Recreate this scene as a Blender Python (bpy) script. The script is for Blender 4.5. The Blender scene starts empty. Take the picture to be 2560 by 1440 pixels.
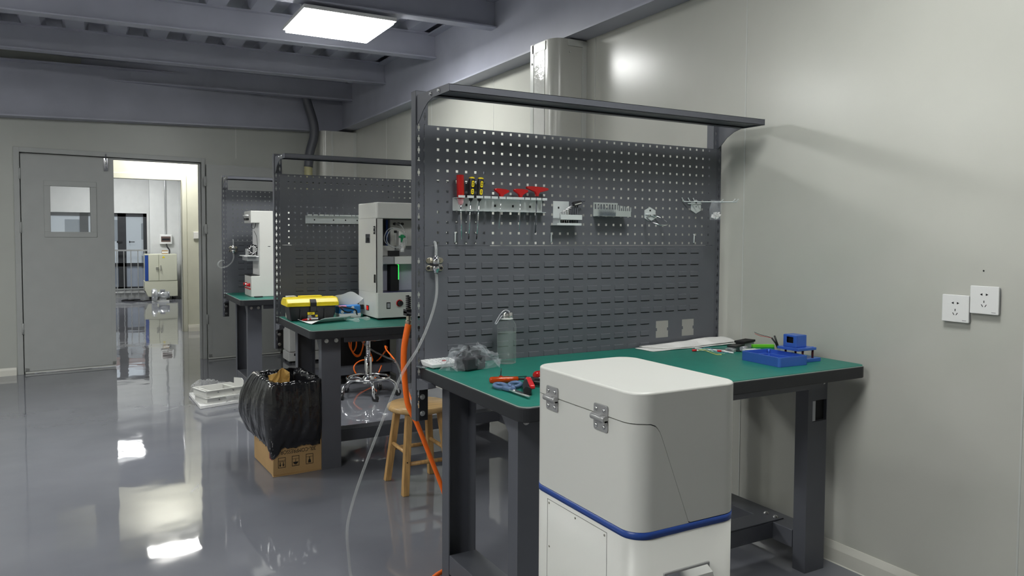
import bpy, bmesh, math, random
from mathutils import Vector, Matrix
random.seed(7)
scene = bpy.context.scene
COL = scene.collection

# ------------------------------------------------------------------ camera
cam_data = bpy.data.cameras.new('camera')
cam_data.sensor_width = 36.0
cam_data.lens = 1897.93 / 2560.0 * 36.0
cam_data.shift_x = -0.01327
cam_data.shift_y = -0.01895
cam_data.clip_start = 0.02
cam = bpy.data.objects.new('camera', cam_data)
COL.objects.link(cam)
CAM_R = ((0.8680252, -0.4964852, 0.0058886), (-0.0162655, -0.0402869, -0.9990558), (0.4962536, 0.8671098, -0.0430456))
cam.matrix_world = Matrix(((CAM_R[0][0], -CAM_R[1][0], -CAM_R[2][0], -1.1108),
                           (CAM_R[0][1], -CAM_R[1][1], -CAM_R[2][1], -2.5937),
                           (CAM_R[0][2], -CAM_R[1][2], -CAM_R[2][2], 1.3000),
                           (0, 0, 0, 1)))
scene.camera = cam

# ------------------------------------------------------------------ world, exposure
world = bpy.data.worlds.new('overcast_sky'); scene.world = world
world.use_nodes = True
wn = world.node_tree.nodes; wl = world.node_tree.links
for n in list(wn): wn.remove(n)
w_out = wn.new('ShaderNodeOutputWorld'); w_bg = wn.new('ShaderNodeBackground')
w_bg.inputs['Color'].default_value = (0.80, 0.90, 1.0, 1); w_bg.inputs['Strength'].default_value = .30
wl.new(w_bg.outputs[0], w_out.inputs[0])
vs = scene.view_settings
scene.display_settings.display_device = 'sRGB'
vs.view_transform = 'Standard'; vs.look = 'None'; vs.gamma = 1.0; vs.use_curve_mapping = False
vs.exposure = 1.76
LAMP_E = 13.0          # radiance of the ceiling panels
CORRIDOR_E = 11.0
HALL_E = 15.0

# ------------------------------------------------------------------ materials
def mat(name, col, rough=.5, metal=0.0, spec=.5, noise=0.0, nscale=8.0, bump=0.0, bscale=60.0, coat=0.0, trans=0.0, ior=1.45, emit=None, estr=0.0, alpha=1.0, rough_noise=0.0, stretch=None):
    m = bpy.data.materials.new(name); m.use_nodes = True
    nt = m.node_tree; b = nt.nodes['Principled BSDF']
    b.inputs['Base Color'].default_value = (*col, 1)
    b.inputs['Roughness'].default_value = rough
    b.inputs['Metallic'].default_value = metal
    b.inputs['Specular IOR Level'].default_value = spec
    b.inputs['IOR'].default_value = ior
    b.inputs['Coat Weight'].default_value = coat
    b.inputs['Coat Roughness'].default_value = .08
    b.inputs['Transmission Weight'].default_value = trans
    b.inputs['Alpha'].default_value = alpha
    if emit: b.inputs['Emission Color'].default_value = (*emit, 1); b.inputs['Emission Strength'].default_value = estr
    if noise or bump or rough_noise:  # object-space textures
        tc = nt.nodes.new('ShaderNodeTexCoord'); mp = nt.nodes.new('ShaderNodeMapping')
        nt.links.new(tc.outputs['Object'], mp.inputs['Vector'])
        if stretch: mp.inputs['Scale'].default_value = stretch
    if noise:
        tx = nt.nodes.new('ShaderNodeTexNoise'); tx.inputs['Scale'].default_value = nscale; tx.inputs['Detail'].default_value = 5
        nt.links.new(mp.outputs[0], tx.inputs['Vector'])
        mr = nt.nodes.new('ShaderNodeMapRange'); mr.inputs['From Min'].default_value = .3; mr.inputs['From Max'].default_value = .7
        mr.inputs['To Min'].default_value = 1 - noise; mr.inputs['To Max'].default_value = 1 + noise
        nt.links.new(tx.outputs['Fac'], mr.inputs['Value'])
        mx = nt.nodes.new('ShaderNodeMix'); mx.data_type = 'RGBA'; mx.blend_type = 'MULTIPLY'; mx.inputs['Factor'].default_value = 1
        mx.inputs[6].default_value = (*col, 1)
        nt.links.new(mr.outputs[0], mx.inputs[7]); nt.links.new(mx.outputs[2], b.inputs['Base Color'])
    if rough_noise:
        tr = nt.nodes.new('ShaderNodeTexNoise'); tr.inputs['Scale'].default_value = nscale * 1.7; tr.inputs['Detail'].default_value = 6
        nt.links.new(mp.outputs[0], tr.inputs['Vector'])
        m2 = nt.nodes.new('ShaderNodeMapRange'); m2.inputs['From Min'].default_value = .35; m2.inputs['From Max'].default_value = .65
        m2.inputs['To Min'].default_value = max(0, rough - rough_noise); m2.inputs['To Max'].default_value = rough + rough_noise
        nt.links.new(tr.outputs['Fac'], m2.inputs['Value']); nt.links.new(m2.outputs[0], b.inputs['Roughness'])
    if bump:
        tb = nt.nodes.new('ShaderNodeTexNoise'); tb.inputs['Scale'].default_value = bscale; tb.inputs['Detail'].default_value = 3
        nt.links.new(mp.outputs[0], tb.inputs['Vector'])
        bp = nt.nodes.new('ShaderNodeBump'); bp.inputs['Strength'].default_value = 1.0; bp.inputs['Distance'].default_value = bump
        nt.links.new(tb.outputs['Fac'], bp.inputs['Height']); nt.links.new(bp.outputs[0], b.inputs['Normal'])
    return m

def glow(name, col, s):
    m = bpy.data.materials.new(name); m.use_nodes = True; nt = m.node_tree
    nt.nodes.remove(nt.nodes['Principled BSDF'])
    e = nt.nodes.new('ShaderNodeEmission'); e.inputs[0].default_value = (*col, 1); e.inputs[1].default_value = s
    nt.links.new(e.outputs[0], nt.nodes['Material Output'].inputs[0]); return m

def film(name, col, alpha, rough=.12, bump=.004, bscale=30, edge=.45, e0=0.0):
    # thin clear plastic: mostly see-through, with a glossy skin
    m = bpy.data.materials.new(name); m.use_nodes = True; nt = m.node_tree
    b = nt.nodes['Principled BSDF']; b.inputs['Base Color'].default_value = (*col, 1); b.inputs['Roughness'].default_value = rough
    t = nt.nodes.new('ShaderNodeBsdfTransparent'); mx = nt.nodes.new('ShaderNodeMixShader')
    fr = nt.nodes.new('ShaderNodeLayerWeight'); fr.inputs['Blend'].default_value = .35
    mr = nt.nodes.new('ShaderNodeMapRange'); mr.inputs['From Min'].default_value = e0; mr.inputs['To Min'].default_value = alpha; mr.inputs['To Max'].default_value = min(1, alpha + edge)
    nt.links.new(fr.outputs['Facing'], mr.inputs['Value']); nt.links.new(mr.outputs[0], mx.inputs[0])
    nt.links.new(t.outputs[0], mx.inputs[1]); nt.links.new(b.outputs[0], mx.inputs[2])
    nt.links.new(mx.outputs[0], nt.nodes['Material Output'].inputs[0])
    tc = nt.nodes.new('ShaderNodeTexCoord'); tb = nt.nodes.new('ShaderNodeTexNoise'); tb.inputs['Scale'].default_value = bscale
    nt.links.new(tc.outputs['Object'], tb.inputs['Vector'])
    bp = nt.nodes.new('ShaderNodeBump'); bp.inputs['Distance'].default_value = bump
    nt.links.new(tb.outputs['Fac'], bp.inputs['Height']); nt.links.new(bp.outputs[0], b.inputs['Normal'])
    return m

WALL = mat('beige_wall_panel', (.50, .50, .455), .24, spec=.5, noise=.03, nscale=3, bump=.0006, bscale=5)
WALLC = mat('cream_wall_panel', (.66, .66, .56), .35, noise=.02)
WALLW = mat('white_plaster', (.62, .63, .62), .6, noise=.03)
DOORM = mat('grey_door_sheet', (.36, .37, .36), .35, noise=.03)
TRIM = mat('aluminium_trim', (.52, .53, .50), .3, noise=.03)
COLUMN = mat('column_cladding', (.50, .50, .46), .22, noise=.03, bump=.0008, bscale=9)
SCUFF = mat('scuffed_cladding', (.55, .55, .52), .16, noise=.05, bump=.006, bscale=14)
CEIL = mat('grey_painted_steel', (.40, .41, .48), .45, noise=.08, nscale=3)
BASEB = mat('pale_skirting', (.62, .61, .55), .3)
STEEL = mat('charcoal_powder_coat', (.090, .094, .110), .38, noise=.05, bump=.0002, bscale=900)
STEELD = mat('charcoal_panel', (.108, .113, .128), .34, noise=.05, bump=.0002, bscale=900)
MATG = mat('green_bench_mat', (.016, .185, .142), .45, noise=.06, nscale=20)
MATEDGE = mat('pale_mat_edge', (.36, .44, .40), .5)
EDGE = mat('black_rubber_edge', (.016, .017, .020), .45, noise=.1)
DARK = mat('black_plastic', (.014, .014, .016), .4)
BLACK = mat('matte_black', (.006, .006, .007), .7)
ZINC = mat('zinc_plate', (.55, .60, .62), .20, metal=.9, noise=.06, nscale=15)
ZINCW = mat('pale_zinc_sheet', (.60, .64, .64), .35, metal=.25, noise=.05)
CHROME = mat('chrome', (.75, .75, .77), .06, metal=1)
BOLT = mat('bolt_steel', (.62, .62, .62), .25, metal=1)
BRASS = mat('nickel_brass', (.62, .58, .48), .25, metal=1)
CREAM = mat('instrument_white', (.60, .60, .57), .32, noise=.015)
CREAM2 = mat('instrument_white_smooth', (.60, .60, .565), .38)
BLUE = mat('blue_band', (.020, .065, .30), .35)
ANOD = mat('blue_anodised', (.065, .165, .58), .32, metal=.4, noise=.05)
ORANGE = mat('orange_hose', (1.0, .17, .012), .35)
CLEAR = film('clear_tube', (.66, .68, .67), .15, .08, .0005, 40)
TUBEG = film('grey_tube', (.62, .64, .64), .32, .12, .0005, 40)
REDT = mat('red_translucent', (.70, .018, .018), .10, trans=.5, ior=1.45)
ORNT = mat('orange_translucent', (.85, .10, .01), .10, trans=.6)
RED = mat('red_plastic', (.60, .015, .02), .35)
YELL = mat('yellow_plastic', (.80, .62, .01), .38)
WOOD = mat('pale_wood', (.60, .39, .17), .28, noise=.20, nscale=6, stretch=(1, 9, 1))
WOODL = mat('wood_leg', (.52, .31, .12), .35, noise=.25, nscale=7, stretch=(9, 9, .8))
CARD = mat('cardboard', (.40, .255, .115), .8, noise=.08, nscale=6)
KRAFT = mat('kraft_paper', (.60, .36, .10), .75, noise=.1)
BAG = mat('black_bin_bag', (.010, .010, .012), .16, bump=.012, bscale=12, coat=.7)
INK = mat('black_ink', (.01, .009, .008), .7)
WHITE = mat('white_plastic', (.78, .78, .77), .35)
PAPER = mat('white_paper', (.78, .79, .79), .7)
FOAM = mat('white_foam', (.80, .80, .79), .8, noise=.04, bump=.0015, bscale=120)
CLOTH = mat('white_cloth', (.74, .73, .71), .9, noise=.03, bump=.002, bscale=90)
FRAMEW = mat('painted_frame', (.66, .66, .63), .4)
ALU = mat('aluminium', (.66, .67, .68), .3, metal=.8)
GLASS = film('clear_glass', (.58, .64, .61), .05, .02, 0, 3, .75, .45)
WATER = film('water', (.28, .38, .33), .15, .02, 0, 3, .45, .5)
PANE = film('window_glass', (.75, .80, .80), .10, .03, .0002, 3)
WINF = mat('dark_window_frame', (.035, .037, .042), .4, noise=.1)
GREYP = mat('grey_panel', (.42, .43, .46), .3, metal=.3)
LILAC = mat('grey_lilac_panel', (.42, .43, .52), .35)
HINGE = mat('cast_grey_hinge', (.38, .38, .38), .35, metal=.5)
GREEN = mat('green_plastic', (.01, .25, .09), .4)
LIME = mat('lime_plastic', (.16, .60, .03), .4)
NAVY = mat('blue_scissor_handle', (.10, .16, .29), .45)
WINE = mat('dark_red_post', (.10, .012, .014), .4)
TISSB = mat('blue_wrapper', (.03, .22, .62), .35)
TISSP = mat('pink_wrapper', (.75, .25, .45), .35)
YHOSE = mat('yellowed_hose', (.48, .45, .25), .5, noise=.1)
ADAPT = mat('charcoal_adapter', (.03, .03, .035), .5)
BUB = film('bubble_wrap', (.74, .75, .75), .16, .05, .02, 50)
BAGC = film('clear_bag', (.62, .65, .69), .09, .05, .010, 38, .40)
LED = glow('green_led', (.02, 1, .06), 1.2)
REDG = glow('red_neon', (1, .03, .02), .16)
FROST = film('frosted_pane', (.30, .34, .42), .55, .5, .001, 60)
LAMPM = glow('lamp_diffuser', (.985, 1.0, .975), LAMP_E)
LAMPN = glow('dimmed_lamp_diffuser', (.985, 1.0, .975), LAMP_E * .66)  # output lowered below the other panels so the near wall stays darker
LAMPC = glow('corridor_lamp_diffuser', (1.0, .985, .93), CORRIDOR_E)
LAMPH = glow('hall_lamp_diffuser', (.985, 1.0, .985), HALL_E)

def floor_material():
    m = bpy.data.materials.new('glossy_epoxy_floor'); m.use_nodes = True; nt = m.node_tree; b = nt.nodes['Principled BSDF']
    N = nt.nodes.new; L = nt.links.new
    tc = N('ShaderNodeTexCoord')
    def noise(scale, detail, sx=1, sy=1):
        mp = N('ShaderNodeMapping'); mp.inputs['Scale'].default_value = (sx, sy, 1); L(tc.outputs['Object'], mp.inputs['Vector'])
        t = N('ShaderNodeTexNoise'); t.inputs['Scale'].default_value = scale; t.inputs['Detail'].default_value = detail; L(mp.outputs[0], t.inputs['Vector']); return t
    t1 = noise(1.6, 6); r1 = N('ShaderNodeValToRGB')
    r1.color_ramp.elements[0].position = .3; r1.color_ramp.elements[0].color = (.150, .155, .178, 1)
    r1.color_ramp.elements[1].position = .75; r1.color_ramp.elements[1].color = (.200, .206, .230, 1)
    L(t1.outputs['Fac'], r1.inputs[0]); L(r1.outputs[0], b.inputs['Base Color'])
    t2 = noise(5, 8); m2 = N('ShaderNodeMapRange'); m2.inputs['From Min'].default_value = .35; m2.inputs['From Max'].default_value = .8
    m2.inputs['To Min'].default_value = .015; m2.inputs['To Max'].default_value = .075
    L(t2.outputs['Fac'], m2.inputs['Value'])
    # fine scratches raise the roughness along thin lines
    v = N('ShaderNodeTexVoronoi'); v.feature = 'DISTANCE_TO_EDGE'; v.inputs['Scale'].default_value = 1.1
    mpv = N('ShaderNodeMapping'); mpv.inputs['Scale'].default_value = (1, .6, 1); mpv.inputs['Rotation'].default_value = (0, 0, .7)
    L(tc.outputs['Object'], mpv.inputs['Vector']); L(mpv.outputs[0], v.inputs['Vector'])
    lt = N('ShaderNodeMath'); lt.operation = 'LESS_THAN'; lt.inputs[1].default_value = .0013; L(v.outputs['Distance'], lt.inputs[0])
    t4 = noise(2.3, 2); gt = N('ShaderNodeMath'); gt.operation = 'GREATER_THAN'; gt.inputs[1].default_value = .63; L(t4.outputs['Fac'], gt.inputs[0])
    mu = N('ShaderNodeMath'); mu.operation = 'MULTIPLY'; L(lt.outputs[0], mu.inputs[0]); L(gt.outputs[0], mu.inputs[1])
    ma = N('ShaderNodeMath'); ma.operation = 'MULTIPLY_ADD'; ma.inputs[1].default_value = .25; L(mu.outputs[0], ma.inputs[0]); L(m2.outputs[0], ma.inputs[2])
    L(ma.outputs[0], b.inputs['Roughness'])
    b.inputs['Specular IOR Level'].default_value = .75
    t3 = noise(2.2, 2); t5 = noise(14, 2, 1, .35)
    ad = N('ShaderNodeMath'); ad.operation = 'MULTIPLY_ADD'; ad.inputs[1].default_value = .10; L(t5.outputs['Fac'], ad.inputs[0]); L(t3.outputs['Fac'], ad.inputs[2])
    bp = N('ShaderNodeBump'); bp.inputs['Distance'].default_value = .0022; bp.inputs['Strength'].default_value = 1
    L(ad.outputs[0], bp.inputs['Height']); L(bp.outputs[0], b.inputs['Normal'])
    return m
FLOOR = floor_material()

# ------------------------------------------------------------------ mesh helpers
class MB:
    def __init__(s): s.v = []; s.f = []; s.m = []; s.s = []; s.cur = 0; s.sm = False
    def add(s, vs, fs, smooth=None):
        o = len(s.v); s.v += [tuple(p) for p in vs]
        for f in fs:
            s.f.append(tuple(i + o for i in f)); s.m.append(s.cur); s.s.append(s.sm if smooth is None else smooth)
        return s
    def mi(s, i): s.cur = i; return s
    def box(s, x0, x1, y0, y1, z0, z1, R=None):
        vs = [(x, y, z) for x in (x0, x1) for y in (y0, y1) for z in (z0, z1)]
        if R is not None: vs = [R @ Vector(p) for p in vs]
        return s.add(vs, [(0, 1, 3, 2), (4, 6, 7, 5), (0, 4, 5, 1), (2, 3, 7, 6), (0, 2, 6, 4), (1, 5, 7, 3)], False)
    def prism(s, poly, a, b, axis='z', R=None, smooth=False):
        # poly: 2D points; axis z: (x,y), axis y: (x,z), axis x: (y,z)
        def P(p, h): return {'z': (p[0], p[1], h), 'y': (p[0], h, p[1]), 'x': (h, p[0], p[1])}[axis]
        n = len(poly); vs = [P(p, a) for p in poly] + [P(p, b) for p in poly]
        if R is not None: vs = [R @ Vector(p) for p in vs]
        s.add(vs, [tuple(range(n)), tuple(range(2 * n - 1, n - 1, -1))], False)
        o = len(s.v) - 2 * n
        for i in range(n):
            s.f.append((o + i, o + (i + 1) % n, o + n + (i + 1) % n, o + n + i)); s.m.append(s.cur); s.s.append(smooth)
        return s
    def tube(s, pts, r, n=10, cap=True, closed=False):
        pts = [Vector(p) for p in pts]; N = len(pts); rs = r if isinstance(r, (list, tuple)) else [r] * N
        T = []
        for i in range(N):
            if closed: t = pts[(i + 1) % N] - pts[i - 1]
            else: t = pts[min(i + 1, N - 1)] - pts[max(i - 1, 0)]
            T.append(t.normalized() if t.length > 1e-9 else Vector((0, 0, 1)))
        u = T[0].orthogonal().normalized(); vs = []
        for i in range(N):
            u = (u - T[i] * u.dot(T[i])); u = u.normalized() if u.length > 1e-6 else T[i].orthogonal().normalized()
            w = T[i].cross(u)
            for k in range(n):
                a = 2 * math.pi * k / n; vs.append(pts[i] + (u * math.cos(a) + w * math.sin(a)) * rs[i])
        fs = []
        for i in range(N if closed else N - 1):
            j = (i + 1) % N
            for k in range(n): fs.append((i * n + k, i * n + (k + 1) % n, j * n + (k + 1) % n, j * n + k))
        s.add(vs, fs, True)
        if cap and not closed:
            o = len(s.v) - len(vs)
            for rng in (range(n - 1, -1, -1), range((N - 1) * n, N * n)):
                s.f.append(tuple(o + i for i in rng)); s.m.append(s.cur); s.s.append(False)
        return s
    def cyl(s, a, b, r, n=20, r2=None): return s.tube([a, b], [r, r if r2 is None else r2], n)
    def lathe(s, prof, n=32, c=(0, 0, 0), R=None, sharp=40):
        # prof: (radius, height) pairs about z; sharp profile corners are split
        segs = [[prof[0]]]
        for i in range(1, len(prof)):
            segs[-1].append(prof[i])
            if i < len(prof) - 1:
                a = Vector((prof[i][0] - prof[i-1][0], prof[i][1] - prof[i-1][1])); b = Vector((prof[i+1][0] - prof[i][0], prof[i+1][1] - prof[i][1]))
                if a.length > 1e-9 and b.length > 1e-9 and math.degrees(a.angle(b)) > sharp: segs.append([prof[i]])
        for sg in segs:
            vs = []
            for (r, h) in sg:
                for k in range(n):
                    t = 2 * math.pi * k / n; p = Vector((r * math.cos(t), r * math.sin(t), h))
                    vs.append((R @ p if R is not None else p) + Vector(c))
            fs = [(i * n + k, i * n + (k + 1) % n, (i + 1) * n + (k + 1) % n, (i + 1) * n + k) for i in range(len(sg) - 1) for k in range(n)]
            s.add(vs, fs, True)
        return s
    def sheet(s, xs, zs, hole, y0=0.0, y1=.0012):
        # perforated sheet in the xz plane: cells for which hole(x, z) is true are left open, with the hole walls built
        nx, nz = len(xs), len(zs)
        H = [[bool(hole((xs[i] + xs[i+1]) / 2, (zs[k] + zs[k+1]) / 2)) for k in range(nz - 1)] for i in range(nx - 1)]
        o = len(s.v)
        for y in (y0, y1): s.v += [(x, y, z) for x in xs for z in zs]
        A = lambda i, k: o + i * nz + k
        B = lambda i, k: o + nx * nz + i * nz + k
        def F(*f): s.f.append(f); s.m.append(s.cur); s.s.append(False)
        solid = lambda i, k: 0 <= i < nx - 1 and 0 <= k < nz - 1 and not H[i][k]
        for i in range(nx - 1):
            for k in range(nz - 1):
                if H[i][k]: continue
                F(A(i, k), A(i+1, k), A(i+1, k+1), A(i, k+1)); F(B(i, k), B(i, k+1), B(i+1, k+1), B(i+1, k))
                if not solid(i - 1, k): F(A(i, k), A(i, k+1), B(i, k+1), B(i, k))
                if not solid(i + 1, k): F(A(i+1, k), B(i+1, k), B(i+1, k+1), A(i+1, k+1))
                if not solid(i, k - 1): F(A(i, k), B(i, k), B(i+1, k), A(i+1, k))
                if not solid(i, k + 1): F(A(i, k+1), A(i+1, k+1), B(i+1, k+1), B(i, k+1))
        return s
    def build(s, name, mats, parent=None, bevel=0.0, seg=2, loc=None):
        me = bpy.data.meshes.new(name); me.from_pydata(s.v, [], s.f)
        for m in (mats if isinstance(mats, (list, tuple)) else [mats]): me.materials.append(m)
        me.polygons.foreach_set('material_index', s.m); me.polygons.foreach_set('use_smooth', s.s)
        me.update()
        bm = bmesh.new(); bm.from_mesh(me)
        bmesh.ops.recalc_face_normals(bm, faces=bm.faces); bm.to_mesh(me); bm.free()
        o = bpy.data.objects.new(name, me); COL.objects.link(o)
        if parent is not None: o.parent = parent
        if loc is not None: o.location = loc
        if bevel:
            b = o.modifiers.new('bevel', 'BEVEL'); b.width = bevel; b.segments = seg; b.limit_method = 'ANGLE'; b.angle_limit = math.radians(40); b.harden_normals = False
        return o

def thing(name, label, cat, loc=(0, 0, 0), rotz=0, group=None):
    o = bpy.data.objects.new(name, None); COL.objects.link(o); o.empty_display_size = .05
    o.location = loc; o.rotation_euler = (0, 0, rotz); o['label'] = label; o['category'] = cat
    if group: o['group'] = group
    return o
def tag(o, label, cat, group=None):
    o['label'] = label; o['category'] = cat
    if group: o['group'] = group
    return o
def struct(o): o['kind'] = 'structure'; return o
def dup(root, loc, label, rotz=None, group=None):
    r = root.copy(); COL.objects.link(r); r.location = loc; r['label'] = label
    if rotz is not None: r.rotation_euler = (0, 0, rotz)
    if group: r['group'] = group
    for ch in list(root.children):
        c = ch.copy(); COL.objects.link(c); c.parent = r
        for g in list(ch.children):
            d = g.copy(); COL.objects.link(d); d.parent = c
    return r
def smooth_path(pts, n=8):
    pts = [Vector(p) for p in pts]; out = []
    for i in range(len(pts) - 1):
        p0, p1, p2, p3 = pts[max(i-1, 0)], pts[i], pts[i+1], pts[min(i+2, len(pts)-1)]
        for k in range(n):
            t = k / n
            out.append(.5 * ((2*p1) + (p2-p0)*t + (2*p0-5*p1+4*p2-p3)*t*t + (3*p1-p0-3*p2+p3)*t**3))
    out.append(pts[-1]); return out
def rrect(x0, x1, y0, y1, r, n=6):
    rs = r if isinstance(r, (list, tuple)) else [r] * 4      # corners: x0y0, x1y0, x1y1, x0y1
    out = []
    for (cx, cy, a0, rr) in ((x0 + rs[0], y0 + rs[0], 180, rs[0]), (x1 - rs[1], y0 + rs[1], 270, rs[1]), (x1 - rs[2], y1 - rs[2], 0, rs[2]), (x0 + rs[3], y1 - rs[3], 90, rs[3])):
        if rr <= 0: out.append((cx, cy)); continue
        for k in range(n + 1):
            a = math.radians(a0 + 90 * k / n); out.append((cx + rr * math.cos(a), cy + rr * math.sin(a)))
    return out
def text_mesh(body, size, mat_, parent=None, name='lettering', depth=.0003, align='CENTER'):
    cu = bpy.data.curves.new('t', 'FONT'); cu.body = body; cu.size = size; cu.extrude = depth; cu.align_x = align; cu.align_y = 'CENTER'
    tmp = bpy.data.objects.new('t', cu); COL.objects.link(tmp)
    bpy.context.view_layer.update()
    me = bpy.data.meshes.new_from_object(tmp.evaluated_get(bpy.context.evaluated_depsgraph_get()))
    bpy.data.objects.remove(tmp); bpy.data.curves.remove(cu)
    me.name = name; me.materials.clear(); me.materials.append(mat_)
    o = bpy.data.objects.new(name, me); COL.objects.link(o)
    if parent is not None: o.parent = parent
    return o

# ================================================================== the setting
struct(MB().box(-5.0, 4.0, -5.0, 15.2, -.12, 0).build('floor', FLOOR))

# right wall: sandwich panels with thin joint strips
w = MB().box(1.465, 1.565, -5.0, 6.2, 0, 3.3).mi(1)
for y in (-3.60, -2.44, -1.296, -.085, 1.10, 2.395, 3.56, 4.72): w.box(1.4635, 1.467, y - .003, y + .003, .06, 3.2)
struct(w.build('wall_right', [WALL, TRIM]))
bb = [(1.4645, 0), (1.4645, .082), (1.461, .082), (1.452, .055), (1.449, .004), (1.446, 0)]
struct(MB().prism([(p[0], p[1]) for p in bb], -5.0, 6.0, 'y').build('baseboard_right', BASEB))

# far wall, a few degrees out of square; local x runs towards the left, local y into the room
FW = bpy.data.objects.new('wall_far_pivot', None)
FAR = Matrix.Translation((1.465, 6.05, 0)) @ Matrix.Rotation(math.atan2(-.36, -3.31), 4, 'Z')
bpy.data.objects.remove(FW)
def far(mb, name, mats, **k):
    o = mb.build(name, mats, **k); o.matrix_world = FAR; return o
U0, U1, DZ = 1.590, 3.150, 2.035
w = MB().box(-.12, U0, -.10, 0, 0, 3.2).box(U1, 6.4, -.10, 0, 0, 3.2).box(U0, U1, -.10, 0, DZ, 3.2).mi(1)
for u in (1.242, 3.75, 4.95): w.box(u - .004, u + .004, -.001, .0015, (.05 if u > 3.2 else 2.10), 3.0)
struct(far(w, 'wall_far', [mat('grey_wall_panel', (.40, .41, .38), .33, noise=.03, nscale=3, bump=.0006, bscale=5), TRIM]))
struct(far(MB().prism([(0, 0), (0, .07), (.006, .07), (.014, .05), (.018, 0)], U1 + .055, 6.4, 'x'), 'baseboard_far', BASEB))
fr = MB()
for (a, b, c, d) in ((U1, U1 + .045, 0, DZ + .045), (U0 - .035, U0, 0, DZ + .045), (U0, U1, DZ, DZ + .045)): fr.box(a, b, -.11, .014, c, d)
fr.box(U1 - .02, U1, -.06, -.03, 0, DZ).box(U0, U0 + .02, -.06, -.03, 0, DZ).box(U0, U1, -.06, -.03, DZ - .02, DZ)
struct(far(fr, 'trim_1', DOORM, bevel=.002))

def door_leaf(name, u_hinge, sgn, y0, y1, handle_side):
    # leaf of a double door with a square window; sgn: which way the leaf runs from its hinge
    W, H0, H1 = .742, .025, 2.015
    us = sorted([u_hinge, u_hinge + sgn * W]); wa = sorted([u_hinge + sgn * .222, u_hinge + sgn * .548])
    xs = [us[0], us[0] + .035, wa[0], wa[1], us[1] - .035, us[1]]; zs = [H0, H0 + .05, 1.312, 1.738, H1]
    lf = far(MB().sheet(xs, zs, lambda x, z: wa[0] < x < wa[1] and 1.312 < z < 1.738, y0, y1), name, DOORM)
    k = MB()
    for ya, yb in ((y1, y1 + .008),):
        k.box(wa[0] - .05, wa[1] + .05, ya, yb, 1.738, 1.788).box(wa[0] - .05, wa[1] + .05, ya, yb, 1.262, 1.312)
        k.box(wa[0] - .05, wa[0], ya, yb, 1.312, 1.738).box(wa[1], wa[1] + .05, ya, yb, 1.312, 1.738)
    k.build('window_trim', DOORM, lf, bevel=.003)
    MB().box(wa[0], wa[1], (y0 + y1) / 2 - .002, (y0 + y1) / 2 + .002, 1.312, 1.738).build('window_pane', PANE, lf)
    e = MB()
    for u in us: e.box(u - .004 if u == us[0] else u - .032, u + .032 if u == us[0] else u + .004, y1, y1 + .0025, H0, H1)
    e.box(us[0], us[1], y1, y1 + .0025, H0, H0 + .03)
    e.build('edge_strip', DOORM, lf)
    for z in (.42, 1.35, 1.84):
        h = MB().cyl((u_hinge - sgn * .012, y1 + .006, z - .05), (u_hinge - sgn * .012, y1 + .006, z + .05), .009, 10).box(u_hinge - .03, u_hinge + .03, y1, y1 + .003, z - .045, z + .045)
        h.build('hinge', DOORM, lf)
    MB().box(us[0], us[1], y0 + .005, y1 - .005, .004, H0).build('bottom_seal', TRIM, lf)
    return struct(lf)
d1 = door_leaf('door_1', U1 - .012, -1, -.035, .006, 1)
q = MB().box(2.44, 2.475, .009, .022, 1.90, 2.02).cyl((2.457, .022, 1.92), (2.457, .022, 2.06), .006, 10).box(2.445, 2.47, .012, .03, 1.945, 1.96)
q.build('bolt_latch', CHROME, d1)
d2 = door_leaf('door_2', U0 - .040, -1, .028, .066, 1)

# corridor beyond the double door and the hall behind it
w = MB().box(-.062, 1.4, 8.4, 8.5, 0, 3.0).box(-5.0, -1.75, 8.4, 8.5, 0, 3.0).box(-1.75, -.062, 8.4, 8.5, 2.012, 3.0)
struct(w.build('wall_corridor', WALLC))
struct(MB().box(1.3, 1.4, 6.16, 8.4, 0, 3.0).build('wall_corridor_right', WALLC))
struct(MB().box(-5.1, -5.0, -5.0, 15.0, 0, 3.3).build('wall_left', WALL))
struct(MB().box(-5.1, 1.6, -5.1, -5.0, 0, 3.3).build('wall_back', WALL))
fr = MB()
for y in (8.385,): fr.box(-.066, -.006, y, 8.4, 0, 2.072).box(-1.81, -1.746, y, 8.4, 0, 2.072).box(-1.746, -.066, y, 8.4, 2.008, 2.072)
fr.box(-.068, -.058, 8.385, 8.51, 0, 2.012).box(-1.754, -1.744, 8.385, 8.51, 0, 2.012).box(-1.744, -.068, 8.385, 8.51, 2.004, 2.012)
struct(fr.build('trim_2', WALLC, bevel=.002))
struct(MB().prism([(8.4, 0), (8.4, .09), (8.392, .09), (8.38, .05), (8.372, 0)], -.004, 1.3, 'x').build('baseboard_corridor', BASEB))
struct(MB().box(-5.0, 1.6, 5.5, 8.45, 3.0, 3.05).build('ceiling_corridor', WALLC))
struct(MB().box(-5.0, 4.0, 8.45, 15.0, 3.2, 3.25).build('ceiling_hall', CEIL))
HALLC = mat('hall_cabinet_cream', (.60, .60, .48), .35)
WX0, WX1, WZ0, WZ1 = -2.7, -.112, .165, 1.712
w = MB().box(WX1, 4.0, 14.8, 14.95, 0, 3.2).box(-5.0, WX0, 14.8, 14.95, 0, 3.2).box(WX0, WX1, 14.8, 14.95, WZ1, 3.2).box(WX0, WX1, 14.8, 14.95, 0, WZ0)
w.box(-.070, .47, 14.62, 14.8, 0, 3.2)
struct(w.build('wall_hall_back', WALLW))
struct(MB().box(.47, .57, 8.5, 14.8, 0, 3.2).build('wall_hall_right', WALLW))
f = MB()
def bar(x0, x1, z0, z1, y0=14.83, y1=14.90): f.box(x0, x1, y0, y1, z0, z1)
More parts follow.
